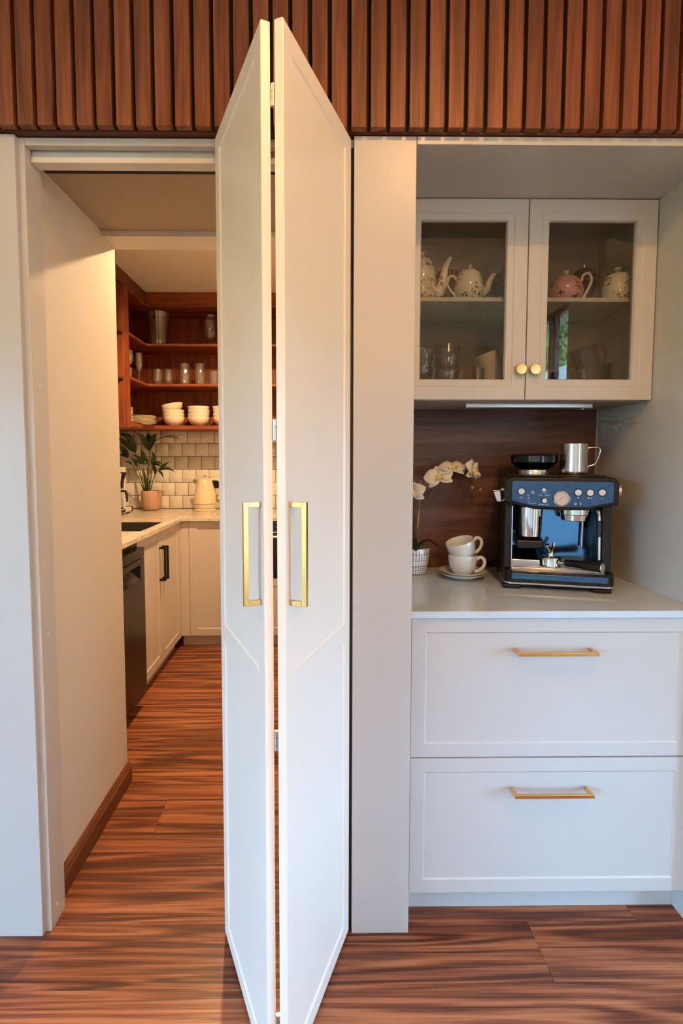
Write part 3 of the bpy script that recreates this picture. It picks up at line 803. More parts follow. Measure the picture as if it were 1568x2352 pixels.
glass_vessel('whisky_glass', 'short cut whisky glass next to the folding door', 'glass', (-0.782, 2.60, 1.847), [(0.032, 0), (0.034, 0.006), (0.036, 0.105)], 0.0025, 0.01, 'cutglass', 16, 0.0022)
bowl_me = MB().lathe([(0, 0), (0.036, 0), (0.040, 0.004), (0.060, 0.016), (0.074, 0.036), (0.082, 0.066), (0.0815, 0.068), (0.079, 0.066), (0.071, 0.038), (0.056, 0.018), (0.036, 0.008), (0, 0.007)], 40).mesh('bowl', M['cream_china'], 50)
def bowl_stack(x, y, z, n, tilt_last, where, grp):
    for i in range(n):
        last = i == n - 1
        o = link('bowl', bowl_me, None, (x + random.uniform(-0.002, 0.002), y, z + i * 0.0262 + (0.018 if last and tilt_last else 0)), (0, R(-tilt_last) if last else R(random.uniform(-0.3, 0.3)), 0))
        w = 'topmost' if last else ORD[i]
        extra = ', tipped to one side' if last and tilt_last else ''
        tag(o, 'cream bowl, %s of the stack %s%s' % (w, where, extra), 'bowl', grp)
bowl_stack(-1.092, 2.625, 1.546, 4, 11, 'beside the plates', 'bowl stack beside the plates')
bowl_stack(-0.902, 2.625, 1.546, 4, 0, 'under the highball glasses', 'bowl stack under the highball glasses')
bowl_stack(-0.715, 2.625, 1.546, 4, 0, 'at the folding door', 'bowl stack at the folding door')
def plate_me(r):
    return MB().lathe([(0, 0), (r * 0.62, 0), (r * 0.66, 0.003), (r, 0.0105), (r, 0.0118), (r * 0.97, 0.0115), (r * 0.66, 0.005), (0, 0.004)], 40).mesh('plate', M['cream_china'], 50)
big, small = plate_me(0.105), plate_me(0.072)
for i in range(6):
    o = link('dinner_plate', big, None, (-1.272, 2.425, 1.546 + 0.0098 * i))
    tag(o, 'cream dinner plate, %s of the wide low stack' % ('topmost' if i == 5 else ORD[i]), 'plate', 'wide stack of dinner plates')
for i in range(10):
    o = link('side_plate', small, None, (-1.335, 2.240, 1.546 + 0.0105 * i))
    tag(o, 'cream side plate, %s of the narrow tall stack' % ('topmost' if i == 9 else ORD[i]), 'plate', 'narrow stack of side plates')

# ---- kettle
kt = thing('kettle', 'cream enamel electric kettle with chrome band on the pantry bench', 'kettle', (-0.878, 2.685, 0.9005))
obj('power_base', MB().lathe([(0, 0), (0.084, 0), (0.086, 0.003), (0.086, 0.012), (0.080, 0.017), (0, 0.017)], 40), M['kettle'], kt)
obj('body', MB().lathe([(0, 0.019), (0.080, 0.019), (0.085, 0.026), (0.087, 0.052), (0.0865, 0.075), (0.082, 0.115), (0.073, 0.165), (0.060, 0.215), (0.052, 0.236), (0.047, 0.243), (0, 0.243)], 48), M['kettle'], kt)
obj('band', MB().lathe([(0.0869, 0.050), (0.0882, 0.051), (0.0882, 0.056), (0.0869, 0.057)], 48), M['chrome'], kt)
ld = obj('lid', MB().lathe([(0.046, 0.243), (0.040, 0.250), (0.018, 0.256), (0, 0.257)], 40), M['kettle'], kt)
obj('lid_knob', MB().lathe([(0.005, 0.256), (0.005, 0.264), (0.014, 0.268), (0.014, 0.271), (0, 0.272)], 24), M['chrome'], ld)
obj('spout', MB().tube([(-0.045, 0, 0.205), (-0.070, 0, 0.222), (-0.086, 0, 0.236)], [0.022, 0.015, 0.009], 16), M['steel'], kt)
obj('handle', MB().tube([(0.040, 0, 0.236), (0.075, 0, 0.246), (0.108, 0, 0.240), (0.128, 0, 0.215), (0.132, 0, 0.17), (0.122, 0, 0.12), (0.104, 0, 0.09)], [0.013, 0.013, 0.013, 0.013, 0.012, 0.011, 0.008], 12), M['kettle'], kt)
sp = thing('power_outlet', 'black double power outlet on the tiles behind the kettle', 'outlet', (-0.856, 2.8335, 1.068))
obj('plate', MB().box(-0.059, 0.059, -0.007, 0, 0, 0.080), M['black_plastic'], sp, bevel=0.002)
for x in (-0.03, 0.03):
    obj('rocker', MB().box(x - 0.008, x + 0.008, -0.010, -0.007, 0.052, 0.068), M['black_gloss'], sp)

# ---- drip coffee maker
cmk = thing('coffee_maker', 'drip coffee maker with glass jug beside the potted palm', 'coffee maker', (-1.445, 2.39, 0.9005))
bs = MB().box(-0.055, 0.055, -0.165, 0.165, 0.010, 0.046)
obj('base', bs, M['white_alu'], cmk, bevel=0.012, seg=3)
obj('base_rim', MB().box(-0.052, 0.058, 0.140, 0.170, 0.008, 0.048), M['black_plastic'], cmk, bevel=0.010, seg=3)
obj('switch_panel', MB().box(0.055, 0.0565, -0.12, 0.01, 0.018, 0.038), M['black_plastic'], cmk)
for y in (-0.13, 0.13):
    obj('foot', MB().cyl(0.012, 0, 0.012, 16, (0.03, y, 0)), M['black_plastic'], cmk)
    obj('foot', MB().cyl(0.012, 0, 0.012, 16, (-0.03, y, 0)), M['black_plastic'], cmk)
obj('hot_plate', MB().lathe([(0, 0.046), (0.055, 0.046), (0.055, 0.053), (0, 0.053)], 32, (0, -0.03, 0)), M['black_metal'], cmk)
jg = obj('glass_jug', MB().lathe([(0.048, 0.054), (0.055, 0.07), (0.055, 0.10), (0.044, 0.145), (0.040, 0.165), (0.038, 0.165), (0.042, 0.145), (0.053, 0.10), (0.053, 0.07), (0.046, 0.056)], 32, (0, -0.03, 0)), M['glassware'], cmk)
obj('jug_collar', MB().lathe([(0.041, 0.160), (0.047, 0.162), (0.047, 0.178), (0.02, 0.186), (0, 0.186)], 32, (0, -0.03, 0)), M['black_plastic'], jg)
obj('jug_handle', MB().tube([(0.040, -0.03, 0.172), (0.072, -0.03, 0.172), (0.082, -0.03, 0.150), (0.086, -0.03, 0.095)], [0.009, 0.009, 0.009, 0.006], 10), M['black_plastic'], jg)
obj('filter_holder', MB().lathe([(0.018, 0.195), (0.05, 0.235), (0.058, 0.30), (0, 0.30)], 32, (0, -0.03, 0)), M['white_alu'], cmk)
obj('bracket', MB().prism([(0.03, 0.19), (0.055, 0.19), (0.062, 0.25), (0.085, 0.305), (0.035, 0.305)], -0.045, -0.015, 'Y'), M['black_plastic'], cmk)
obj('column', MB().box(-0.025, 0.025, 0.09, 0.13, 0.046, 0.34), M['white_alu'], cmk, bevel=0.004)

# ---- potted palm
PALM_STEMS =  [[(-0.028, -0.0, 0.15), (-0.011, -0.02, 0.339), (-0.005, -0.02, 0.469)], [(-0.012, -0.0, 0.339), (0.016, -0.04, 0.489), (0.068, -0.04, 0.547), (0.136, -0.04, 0.568), (0.211, -0.04, 0.559)], [(-0.056, -0.0, 0.15), (-0.099, -0.0, 0.373), (-0.122, -0.0, 0.449)], [(-0.059, -0.0, 0.15), (-0.117, -0.06, 0.343), (-0.156, -0.06, 0.414)], [(-0.021, -0.0, 0.15), (0.028, -0.06, 0.306), (0.033, -0.06, 0.357)], [(-0.011, -0.0, 0.15), (0.057, -0.1, 0.273), (0.088, -0.1, 0.31)], [(-0.044, -0.0, 0.15), (-0.05, -0.03, 0.305), (-0.052, -0.03, 0.37)], [(-0.035, -0.0, 0.15), (-0.035, 0.02, 0.304), (-0.027, 0.02, 0.357)], [(-0.025, -0.0, 0.15), (-0.011, 0.03, 0.303), (-0.003, 0.03, 0.356)], [(-0.049, -0.0, 0.15), (-0.061, -0.08, 0.272), (-0.079, -0.08, 0.34)]]
PALM_LEAVES =  [([(-0.007, -0.02, 0.462), (-0.034, -0.06, 0.557), (-0.08, -0.1, 0.615)], 0.042), ([(-0.005, -0.02, 0.462), (0.031, -0.04, 0.551), (0.07, -0.06, 0.594)], 0.036), ([(-0.007, -0.02, 0.462), (-0.016, 0.01, 0.563), (-0.034, 0.04, 0.633)], 0.036), ([(-0.004, -0.02, 0.462), (0.053, -0.07, 0.533), (0.093, -0.12, 0.574)], 0.022), ([(0.136, -0.04, 0.568), (0.208, -0.08, 0.561), (0.274, -0.12, 0.541)], 0.007), ([(0.068, -0.04, 0.547), (0.148, -0.02, 0.575), (0.224, -0.0, 0.579)], 0.007), ([(-0.12, -0.0, 0.442), (-0.13, -0.03, 0.527), (-0.181, -0.06, 0.614)], 0.044), ([(-0.12, -0.0, 0.442), (-0.178, 0.03, 0.57), (-0.267, 0.06, 0.623)], 0.036), ([(-0.122, -0.0, 0.446), (-0.18, -0.06, 0.536), (-0.22, -0.12, 0.564)], 0.04), ([(-0.152, -0.06, 0.411), (-0.17, -0.09, 0.468), (-0.205, -0.12, 0.508)], 0.042), ([(-0.152, -0.06, 0.411), (-0.171, -0.1, 0.428), (-0.196, -0.14, 0.429)], 0.026), ([(-0.052, -0.03, 0.363), (-0.039, -0.045, 0.421), (-0.056, -0.06, 0.477)], 0.036), ([(-0.001, 0.03, 0.349), (0.024, 0.005, 0.411), (0.012, -0.02, 0.464)], 0.032), ([(-0.055, -0.03, 0.367), (-0.076, -0.065, 0.414), (-0.122, -0.1, 0.441)], 0.018), ([(-0.032, 0.02, 0.357), (-0.089, -0.03, 0.38), (-0.135, -0.08, 0.413)], 0.02), ([(-0.078, -0.08, 0.337), (-0.082, -0.11, 0.374), (-0.107, -0.14, 0.401)], 0.024), ([(-0.12, -0.06, 0.353), (-0.139, -0.09, 0.374), (-0.162, -0.12, 0.376)], 0.014), ([(0.033, -0.06, 0.36), (0.086, -0.1, 0.374), (0.138, -0.14, 0.351)], 0.018), ([(0.034, -0.06, 0.357), (0.065, -0.1, 0.327), (0.098, -0.14, 0.293)], 0.018), ([(0.031, -0.06, 0.353), (0.058, -0.09, 0.3), (0.063, -0.12, 0.245)], 0.014), ([(0.033, -0.06, 0.36), (0.079, -0.09, 0.357), (0.125, -0.12, 0.337)], 0.016), ([(0.088, -0.1, 0.31), (0.139, -0.135, 0.348), (0.195, -0.17, 0.381)], 0.02), ([(0.088, -0.1, 0.312), (0.166, -0.135, 0.329), (0.243, -0.17, 0.297)], 0.016), ([(0.088, -0.1, 0.312), (0.12, -0.13, 0.291), (0.145, -0.16, 0.253)], 0.016), ([(0.088, -0.1, 0.312), (0.136, -0.08, 0.33), (0.192, -0.06, 0.332)], 0.014), ([(-0.029, -0.02, 0.151), (-0.027, -0.05, 0.237), (-0.029, -0.08, 0.327)], 0.022), ([(-0.027, 0.02, 0.356), (-0.053, 0.04, 0.408), (-0.069, 0.06, 0.446)], 0.016)]
def bez(pts, n):
    """smooth curve through points (Catmull-Rom)"""
    P = [Vector(p) for p in pts]; P = [P[0] * 2 - P[1]] + P + [P[-1] * 2 - P[-2]]
    out = []
    for i in range(1, len(P) - 2):
        for k in range(n):
            t = k / n
            a, b, c, d = P[i - 1], P[i], P[i + 1], P[i + 2]
            out.append(0.5 * ((2 * b) + (c - a) * t + (2 * a - 5 * b + 4 * c - d) * t * t + (3 * b - a - 3 * c + d) * t ** 3))
    out.append(P[-2]); return out
def blade(mb, pts, width, normal=Vector((0.25, -1, 0.35)), fold=0.25, sharp=1.0):
    C = bez(pts, 5); m = len(C)
    rows = []
    for i, p in enumerate(C):
        t = i / (m - 1)
        T = (C[min(m - 1, i + 1)] - C[max(0, i - 1)]).normalized()
        S = T.cross(normal).normalized(); N = S.cross(T).normalized()
        w = width * 0.5 * ((math.sin(PI * min(1, t ** 0.8 * 0.96 + 0.03)) ** 0.75) if sharp < 1.5 else max(0.02, math.sin(PI * min(1, t ** 0.72 * 0.985 + 0.015))) ** 1.15)
        rows.append([p - S * w + N * w * fold, p - S * w * 0.5 + N * w * fold * 0.3, p, p + S * w * 0.5 + N * w * fold * 0.3, p + S * w + N * w * fold])
    vs_ = [tuple(q) for r in rows for q in r]
    fs = [(i * 5 + k, i * 5 + k + 1, (i + 1) * 5 + k + 1, (i + 1) * 5 + k) for i in range(m - 1) for k in range(4)]
    mb.add(vs_, fs); return mb
pm = thing('potted_palm', 'green palm in a ribbed terracotta pot in the pantry corner', 'potted plant', (-1.300, 2.715, 0.9005))
obj('pot', MB().lathe([(0, 0), (0.050, 0), (0.062, 0.006), (0.071, 0.022), (0.0755, 0.05), (0.078, 0.10), (0.078, 0.152), (0.0755, 0.154), (0.072, 0.152), (0.072, 0.13)], 120, flute=40, fdepth=0.0022), M['terracotta'], pm, angle=60)
obj('soil', MB().lathe([(0, 0.136), (0.0722, 0.134)], 32), M['soil'], pm)
for st in PALM_STEMS:
    st = [(x, y + 0.005, max(z, 0.135)) for x, y, z in st]
    C = bez(st, 6)
    obj('stem', MB().tube(C, [0.004 - 0.0024 * i / len(C) for i in range(len(C))], 6), M['stem'], pm)
for pts, w in PALM_LEAVES:
    pts = [(x, min(y, 0.10), min(z, 0.598)) for x, y, z in pts]; w *= 1.15
    obj('leaf', blade(MB(), pts, w, Vector((random.uniform(-0.4, 0.4), -1, random.uniform(0, 0.5))), sharp=2.0), M['leaf'], pm, solid=0.0008, angle=80)

# ---- pantry ceiling light
dl = thing('ceiling_downlight', 'round recessed downlight in the pantry ceiling', 'downlight', (-0.45, 1.45, 2.4995))
obj('bezel', MB().lathe([(0.050, 0), (0.062, 0), (0.062, -0.004), (0.050, -0.006), (0.046, 0)], 32), M['white_alu'], dl)
obj('lens', MB().lathe([(0, -0.002), (0.046, -0.002)], 32), M['lamp'], dl)
pl_ = add_light('pantry_lamp', 'SPOT', (-0.45, 1.45, 2.492), (0, 0, 0), 138, (1.0, 0.62, 0.30), spot_size=R(165), spot_blend=0.6, shadow_soft_size=0.03)
pl_.parent = dl; pl_.location = (0, 0, -0.010)

# ---- room ceiling lights
for x, y, pw, lab in ((0.45, -1.2, 42, 'round recessed downlight nearest the coffee nook'), (-1.15, -1.5, 36, 'round recessed downlight nearest the left window'), (0.45, -3.3, 40, 'round recessed downlight at the rear of the room')):
    d2 = thing('ceiling_downlight', lab, 'downlight', (x, y, 2.7495), 0, 'room ceiling downlights')
    obj('bezel', MB().lathe([(0.050, 0), (0.062, 0), (0.062, -0.004), (0.050, -0.006), (0.046, 0)], 32), M['white_alu'], d2)
    obj('lens', MB().lathe([(0, -0.002), (0.046, -0.002)], 32), M['lamp'], d2)
    l2 = add_light('room_lamp', 'SPOT', (0, 0, -0.010), (0, 0, 0), pw, (1.0, 0.49, 0.14), spot_size=R(165), spot_blend=0.5, shadow_soft_size=0.045)
    l2.parent = d2

# ---- warm pendant over the room, behind the camera
pd = thing('pendant_lamp', 'opal glass globe pendant hanging in the middle of the room', 'pendant', (0.45, -2.35, 2.749))
obj('canopy', MB().lathe([(0, 0), (0.05, 0), (0.05, -0.012), (0.01, -0.022), (0, -0.022)], 32), M['brass'], pd)
obj('cord', MB().rcyl((0, 0, -0.02), (0, 0, -0.50), 0.003, 8), M['black_plastic'], pd)
obj('socket', MB().lathe([(0, -0.50), (0.02, -0.50), (0.03, -0.53), (0.03, -0.545), (0, -0.545)], 24), M['brass'], pd)
obj('globe', MB().lathe([(0.03, -0.54)] + [(0.11 * math.sin(R(a)), -0.645 + 0.11 * math.cos(R(a))) for a in range(24, 180, 12)] + [(0, -0.755)], 32), M['globe'], pd)
pl3 = add_light('pendant_light', 'POINT', (0, 0, -0.645), (0, 0, 0), 28, (1.0, 0.47, 0.13), shadow_soft_size=0.12)
pl3.parent = pd

# ---- garden outside the windows
struct(box('floor_garden', -14, 14, -16, 12, -0.35, -0.15, M['lawn']), 'lawn around the house')
struct(box('trim_8', -4.1, -3.1, -6.5, 0.6, 2.10, 2.16, M['eave']), 'added eave shading the left window')  # unseen overhang, added so less sky light reaches the upper walls
ev = MB().prism([(2.3, 2.72), (2.8, 2.84), (2.8, 2.88), (2.3, 2.76)], -6.0, 0.5, 'Y')
struct(obj('trim_9', ev, M['eave']), 'sloping eave over the glass doors')
tag(box('garden_wall', 5.2, 5.4, -14, -5.0, -0.15, 3.25, M['render']), 'cream rendered garden wall reflected in the cabinet glass', 'wall')
def hedge(name, label, x0, x1, y0, y1, z0, z1, n):
    o = bpy.data.objects.new(name, None)
    mb = MB()
    for i in range(n):
        c = Vector((random.uniform(x0, x1), random.uniform(y0, y1), random.uniform(z0, z1)))
        r = random.uniform(0.16, 0.34)
        Mx = Euler((random.uniform(0, 6), random.uniform(0, 6), random.uniform(0, 6))).to_matrix()
        vs_ = []
        for k in range(10):
            d = Vector((random.gauss(0, 1), random.gauss(0, 1), random.gauss(0, 1))).normalized() * r * random.uniform(0.4, 1)
            a = Mx @ Vector((random.uniform(0.05, 0.09), 0, 0)); b = Mx @ Vector((0, random.uniform(0.03, 0.05), 0.02))
            Mx = Euler((random.uniform(0, 6), random.uniform(0, 6), 0)).to_matrix()
            vs_ += [tuple(c + d - a), tuple(c + d + b), tuple(c + d + a), tuple(c + d - b)]
        mb.add(vs_, [(4 * k, 4 * k + 1, 4 * k + 2, 4 * k + 3) for k in range(10)])
    mb.box(x0 + 0.25, x1 - 0.1, y0 + 0.2, y1 - 0.2, z0, z1 - 0.25)
    o = obj(name, mb, M['foliage'])
    tag(o, label, 'hedge', kind='stuff')
hedge('hedge', 'tall leafy green hedge behind the garden wall', 5.6, 6.8, -14, -5.0, -0.1, 5.2, 3600)
hedge('hedge', 'added green hedge blocking low sky outside the left window', -7.2, -6.4, -11, 2, -0.14, 1.7, 1200)  # unseen hedge, added to block low sky from the left window

# =================================================================== THINGS ON THE COFFEE NOOK WORKTOP
WZ = 0.8963
# ---- espresso machine (front faces local -Y, rotated a little to the left)
em = thing('espresso_machine', 'black and dark steel espresso machine with pressure gauge', 'coffee machine', (0.735, 0.226, WZ), R(-14.7))
BP, BM, BS = M['black_plastic'], M['black_metal'], M['black_steel']
for x in (-0.125, 0.135):
    for y in (0.035, 0.27):
        obj('foot', MB().prism([(x - 0.032, y - 0.03), (x + 0.024, y - 0.03), (x + 0.024, y + 0.03), (x - 0.032, y + 0.03)], 0, 0.014, 'Z'), BP, em, bevel=0.006)
def rrect(x0, x1, y0, y1, r, n=5, which=(1, 1, 1, 1)):
    pts = []
    for (cx, cy, a0), on in zip(((x0 + r, y0 + r, PI), (x1 - r, y0 + r, 1.5 * PI), (x1 - r, y1 - r, 0), (x0 + r, y1 - r, 0.5 * PI)), which):
        if on:
            for i in range(n + 1):
                a = a0 + (PI / 2) * i / n
                pts.append((cx + r * math.cos(a), cy + r * math.sin(a)))
        else:
            pts.append((cx + (-r if a0 in (PI, 0.5 * PI) else r), cy + (-r if a0 in (PI, 1.5 * PI) else r)))
    return pts
def T(poly, x, y): return [(a + x, b + y) for a, b in poly]
# base with cheeks
obj('base', MB().prism(rrect(-0.152, 0.167, 0.004, 0.305, 0.022), 0.012, 0.060, 'Z'), BP, em, bevel=0.004)
obj('base_trim', MB().prism(rrect(-0.1532, 0.1682, 0.0028, 0.306, 0.0225), 0.0165, 0.0215, 'Z'), M['silver'], em)
dt = obj('drip_tray', MB().prism(rrect(-0.134, 0.145, -0.006, 0.05, 0.004), 0.0225, 0.0595, 'Z'), M['black_gloss'], em, bevel=0.003)
obj('tray_band', MB().box(-0.131, 0.143, -0.0075, -0.004, 0.034, 0.052), M['black_mirror'], dt, bevel=0.001)
# sides and back of the working bay
for nm, xa, xb in (('left', -0.152, -0.131), ('right', 0.134, 0.160)):
    pr = MB().prism([(0.030, 0.060), (0.305, 0.060), (0.305, 0.270), (0.045, 0.270)], xa, xb, 'X')
    obj('side_panel', pr, BM, em, bevel=0.004)
obj('side_edge', MB().box(-0.131, -0.1285, 0.030, 0.036, 0.06, 0.26), M['chrome'], em)
obj('back_plate', MB().box(-0.131, 0.134, 0.150, 0.160, 0.058, 0.27), M['black_mirror'], em)
obj('rear_body', MB().box(-0.131, 0.134, 0.161, 0.303, 0.058, 0.27), BM, em)
gr = obj('drip_grid', MB().box(-0.129, 0.138, 0.012, 0.148, 0.060, 0.063), M['chrome'], em)
for i in range(9):
    y = 0.024 + 0.0135 * i
    obj('grid_bar', MB().box(-0.128, 0.137, y - 0.0035, y + 0.0035, 0.063, 0.0665), M['chrome'] if i % 2 == 0 else M['silver'], gr, bevel=0.001)
# stepped cup rest on the left
obj('cup_rest', MB().prism([(0.030, 0.0665), (0.148, 0.0665), (0.148, 0.118), (0.060, 0.100), (0.030, 0.090)], -0.128, -0.045, 'X'), M['chrome'], em, bevel=0.002)
# head
hp = [(-0.016, 0.262), (0.303, 0.262), (0.303, 0.352), (0.02, 0.352), (0.004, 0.345), (-0.016, 0.30)]
def arc(a, b, c, n=8):
    return [tuple((Vector(a) * (1 - t) ** 2 + Vector(b) * 2 * t * (1 - t) + Vector(c) * t * t)) for t in [i / n for i in range(n + 1)]]
low = [(-0.150, 0.274)] + [(-0.135, 0.270), (-0.105, 0.262), (-0.070, 0.2535)] + [(0.0, 0.2515), (0.085, 0.2535), (0.115, 0.262), (0.150, 0.268), (0.168, 0.270)]
head_prof = low + [(0.170, 0.335), (0.160, 0.350), (0.145, 0.353), (-0.130, 0.353), (-0.146, 0.349), (-0.153, 0.338)]
hd_ = obj('head', MB().prism(head_prof, 0.006, 0.300, 'Y'), BM, em, bevel=0.005, seg=3)
cp_low = [(-0.136, 0.280), (-0.108, 0.2725), (-0.072, 0.2640), (0.0, 0.2620), (0.085, 0.2640), (0.118, 0.2720), (0.152, 0.280)]
cp = MB().prism(cp_low + [(0.152, 0.337), (0.148, 0.341), (-0.132, 0.341), (-0.136, 0.337)], -0.0005, 0.008, 'Y')
cpo = obj('control_panel', cp, M['panel'] if 'panel' in M else M['black_mirror'], em, bevel=0.001)
top = obj('cup_tray', MB().prism(rrect(-0.135, 0.150, 0.05, 0.285, 0.02), 0.353, 0.3575, 'Z'), BP, em, bevel=0.0015)
FY = -0.0005
def face_disc(name, x, z, prof, m, parent, n=32):
    mb = MB(); mb.M = Matrix.Translation((x, FY, z)) @ Matrix.Rotation(R(90), 4, 'X')
    mb.lathe(prof, n)
    return obj(name, mb, m, parent, angle=30)
for x, z in ((-0.108, 0.309), (0.054, 0.308), (0.087, 0.308), (0.120, 0.309)):
    ring = face_disc('button_ring', x, z, [(0.0095, 0), (0.0120, 0), (0.0120, 0.002), (0.0105, 0.003), (0.0095, 0.002)], M['black_gloss'], em)
    face_disc('push_button', x, z, [(0.0098, 0), (0.0098, 0.003), (0.009, 0.0036), (0, 0.0036)], M['spun'] if 'spun' in M else M['silver'], ring)
face_disc('filter_button', -0.043, 0.3145, [(0.0048, 0), (0.0048, 0.002), (0, 0.0024)], M['silver'], em)
dl2 = face_disc('grind_dial', -0.042, 0.282, [(0.0095, 0), (0.0095, 0.004), (0.0075, 0.0105), (0.0068, 0.011)], M['black_gloss'], em)
face_disc('dial_cap', -0.042, 0.282, [(0.0072, 0.0106), (0.0068, 0.012), (0, 0.012)], M['silver'], dl2)
gg = face_disc('pressure_gauge', 0.008, 0.289, [(0.0205, 0.0), (0.0255, 0.0), (0.0255, 0.004), (0.0235, 0.0065), (0.0205, 0.004)], M['chrome'], em, 48)
face_disc('gauge_face', 0.008, 0.289, [(0.0206, 0.0022), (0, 0.0022)], M['dial'], gg, 48)
sc2 = MB()
for i in range(19):
    a = R(225 - 270 * i / 18 * 0.9); r0, r1 = 0.0145, 0.0172 if i % 3 == 0 else 0.016
    ca, sa = math.cos(a), math.sin(a)
    w = 0.0005
    q = [(r0 * ca - w * sa, r0 * sa + w * ca), (r1 * ca - w * sa, r1 * sa + w * ca), (r1 * ca + w * sa, r1 * sa - w * ca), (r0 * ca + w * sa, r0 * sa - w * ca)]
    sc2.prism([(0.008 + u, 0.289 + v) for u, v in q], FY - 0.0026, FY - 0.0023, 'Y')
obj('gauge_scale', sc2, M['print_dark'], gg)
nd = MB().prism([(0.008 - 0.0135, 0.289 - 0.011), (0.008 + 0.0005, 0.289 - 0.0008), (0.008 - 0.0005, 0.289 + 0.0008)], FY - 0.0034, FY - 0.0030, 'Y')
nd.prism([(0.0085, 0.2882), (0.0075, 0.2898), (0.008 + 0.0075, 0.289 + 0.0068)], FY - 0.0034, FY - 0.0030, 'Y')
obj('gauge_needle', nd, M['red'], gg)
face_disc('gauge_glass', 0.008, 0.289, [(0.0206, 0.0046), (0.012, 0.0052), (0, 0.0054)], M['glassware'], gg, 48)
def label_text(txt, x, z, size, m, y=FY - 0.0004, sx=1.0):
    cu = bpy.data.curves.new('lettering', 'FONT'); cu.body = txt; cu.size = size; cu.align_x = 'CENTER'; cu.align_y = 'CENTER'; cu.extrude = 0.0001
    tmp = bpy.data.objects.new('lettering_source', cu); COL.objects.link(tmp)
    dg = bpy.context.evaluated_depsgraph_get()
    me = bpy.data.meshes.new_from_object(tmp.evaluated_get(dg))
    bpy.data.objects.remove(tmp); me.materials.clear(); me.materials.append(m)
    o = link('lettering', me, cpo, (x, y, z), (R(90), 0, 0)); o.scale = (sx, 1, 1)
    return o
label_text('Breville', 0.008, 0.3265, 0.0115, M['print_dark'], sx=1.15)
for txt, x, z in (('POWER', -0.108, 0.2885), ('TAMP', -0.075, 0.3035), ('DOSE LEVEL', -0.075, 0.2725), ('FILTER', -0.043, 0.3065), ('AUTO', -0.053, 0.2985), ('MANUAL', -0.032, 0.2985), ('MANUAL DOSE', -0.043, 0.2690)):
    label_text(txt, x, z, 0.0042, M['print'])
def mark(polys):
    mb = MB()
    for p in polys: mb.prism(p, FY - 0.0005, FY - 0.0001, 'Y')
    return obj('icon', mb, M['print'], cpo)
def ringpoly(x, z, r, w, a0=0, a1=360, n=12):
    out = []
    for i in range(n):
        b0, b1 = R(a0 + (a1 - a0) * i / n), R(a0 + (a1 - a0) * (i + 1) / n)
        out.append([(x + r * math.cos(b0), z + r * math.sin(b0)), (x + r * math.cos(b1), z + r * math.sin(b1)), (x + (r - w) * math.cos(b1), z + (r - w) * math.sin(b1)), (x + (r - w) * math.cos(b0), z + (r - w) * math.sin(b0))])
    return out
def cup_icon(x, z, s): return [[(x - s, z + s * 0.6), (x - s * 0.6, z - s * 0.6), (x + s * 0.6, z - s * 0.6), (x + s, z + s * 0.6)]]
mark(cup_icon(0.054, 0.2915, 0.0026)); mark(cup_icon(0.083, 0.2915, 0.0026)); mark(cup_icon(0.091, 0.2915, 0.0026))
mark(ringpoly(0.120, 0.2910, 0.0027, 0.0008, 150, 390))
mark(ringpoly(-0.087, 0.2975, 0.0027, 0.0008)); mark(ringpoly(-0.087, 0.2885, 0.0027, 0.0010)); mark(ringpoly(-0.087, 0.2795, 0.0027, 0.0008, 180, 360))
mark(ringpoly(0.0475, 0.2735, 0.0034, 0.0012)); mark([[(0.0610, 0.2705), (0.0630, 0.2705), (0.0630, 0.2765), (0.0610, 0.2765)]])
mark(cup_icon(-0.075, 0.3075, 0.003)); mark(ringpoly(-0.075, 0.316, 0.0035, 0.0006, 200, 340)); mark(ringpoly(-0.108, 0.2945, 0.003, 0.0006, 200, 340))
mark(ringpoly(-0.0335, 0.3130, 0.0028, 0.0007, 180, 340)); mark([[(-0.0545, 0.3120), (-0.0505, 0.3120), (-0.0505, 0.3128), (-0.0545, 0.3128)]])
for i in range(11):
    a = R(-50 + 280 * i / 10)
    x, z = -0.042 + 0.0125 * math.cos(a), 0.282 + 0.0125 * math.sin(a)
    mark([[(x - 0.0005, z - 0.0005), (x + 0.0005, z - 0.0005), (x + 0.0005, z + 0.0005), (x - 0.0005, z + 0.0005)]])
# grinder outlet, group head, steam wand
obj('grind_chute', MB().lathe([(0, 0.158), (0.036, 0.158), (0.0395, 0.161), (0.0415, 0.20), (0.0425, 0.255), (0, 0.255)], 40, (-0.073, 0.090, 0)), M['chrome'], em, angle=30)
obj('grind_cradle', MB().prism([(0.055, 0.122), (0.148, 0.122), (0.148, 0.156), (0.085, 0.156), (0.055, 0.148)], -0.113, -0.030, 'X'), BP, em, bevel=0.006)
obj('group_head', MB().lathe([(0, 0.213), (0.036, 0.213), (0.042, 0.215), (0.044, 0.232), (0.046, 0.234), (0.046, 0.255), (0, 0.255)], 40, (0.067, 0.092, 0)), M['chrome'], em, angle=30)
sw = obj('steam_wand', MB().tube(bez([(0.128, 0.075, 0.262), (0.128, 0.060, 0.245), (0.128, 0.050, 0.215), (0.1285, 0.046, 0.15), (0.129, 0.044, 0.096)], 5), [0.0075] * 6 + [0.0052] * 15, 14), M['silver'], em)
obj('wand_grip', MB().tube([(0.128, 0.0515, 0.218), (0.128, 0.047, 0.168)], [0.0095, 0.0095], 16), BP, sw, bevel=0.001)
obj('hot_water_spout', MB().tube([(0.098, 0.135, 0.262), (0.098, 0.132, 0.20), (0.096, 0.130, 0.12)], 0.0035, 10), M['chrome'], em)
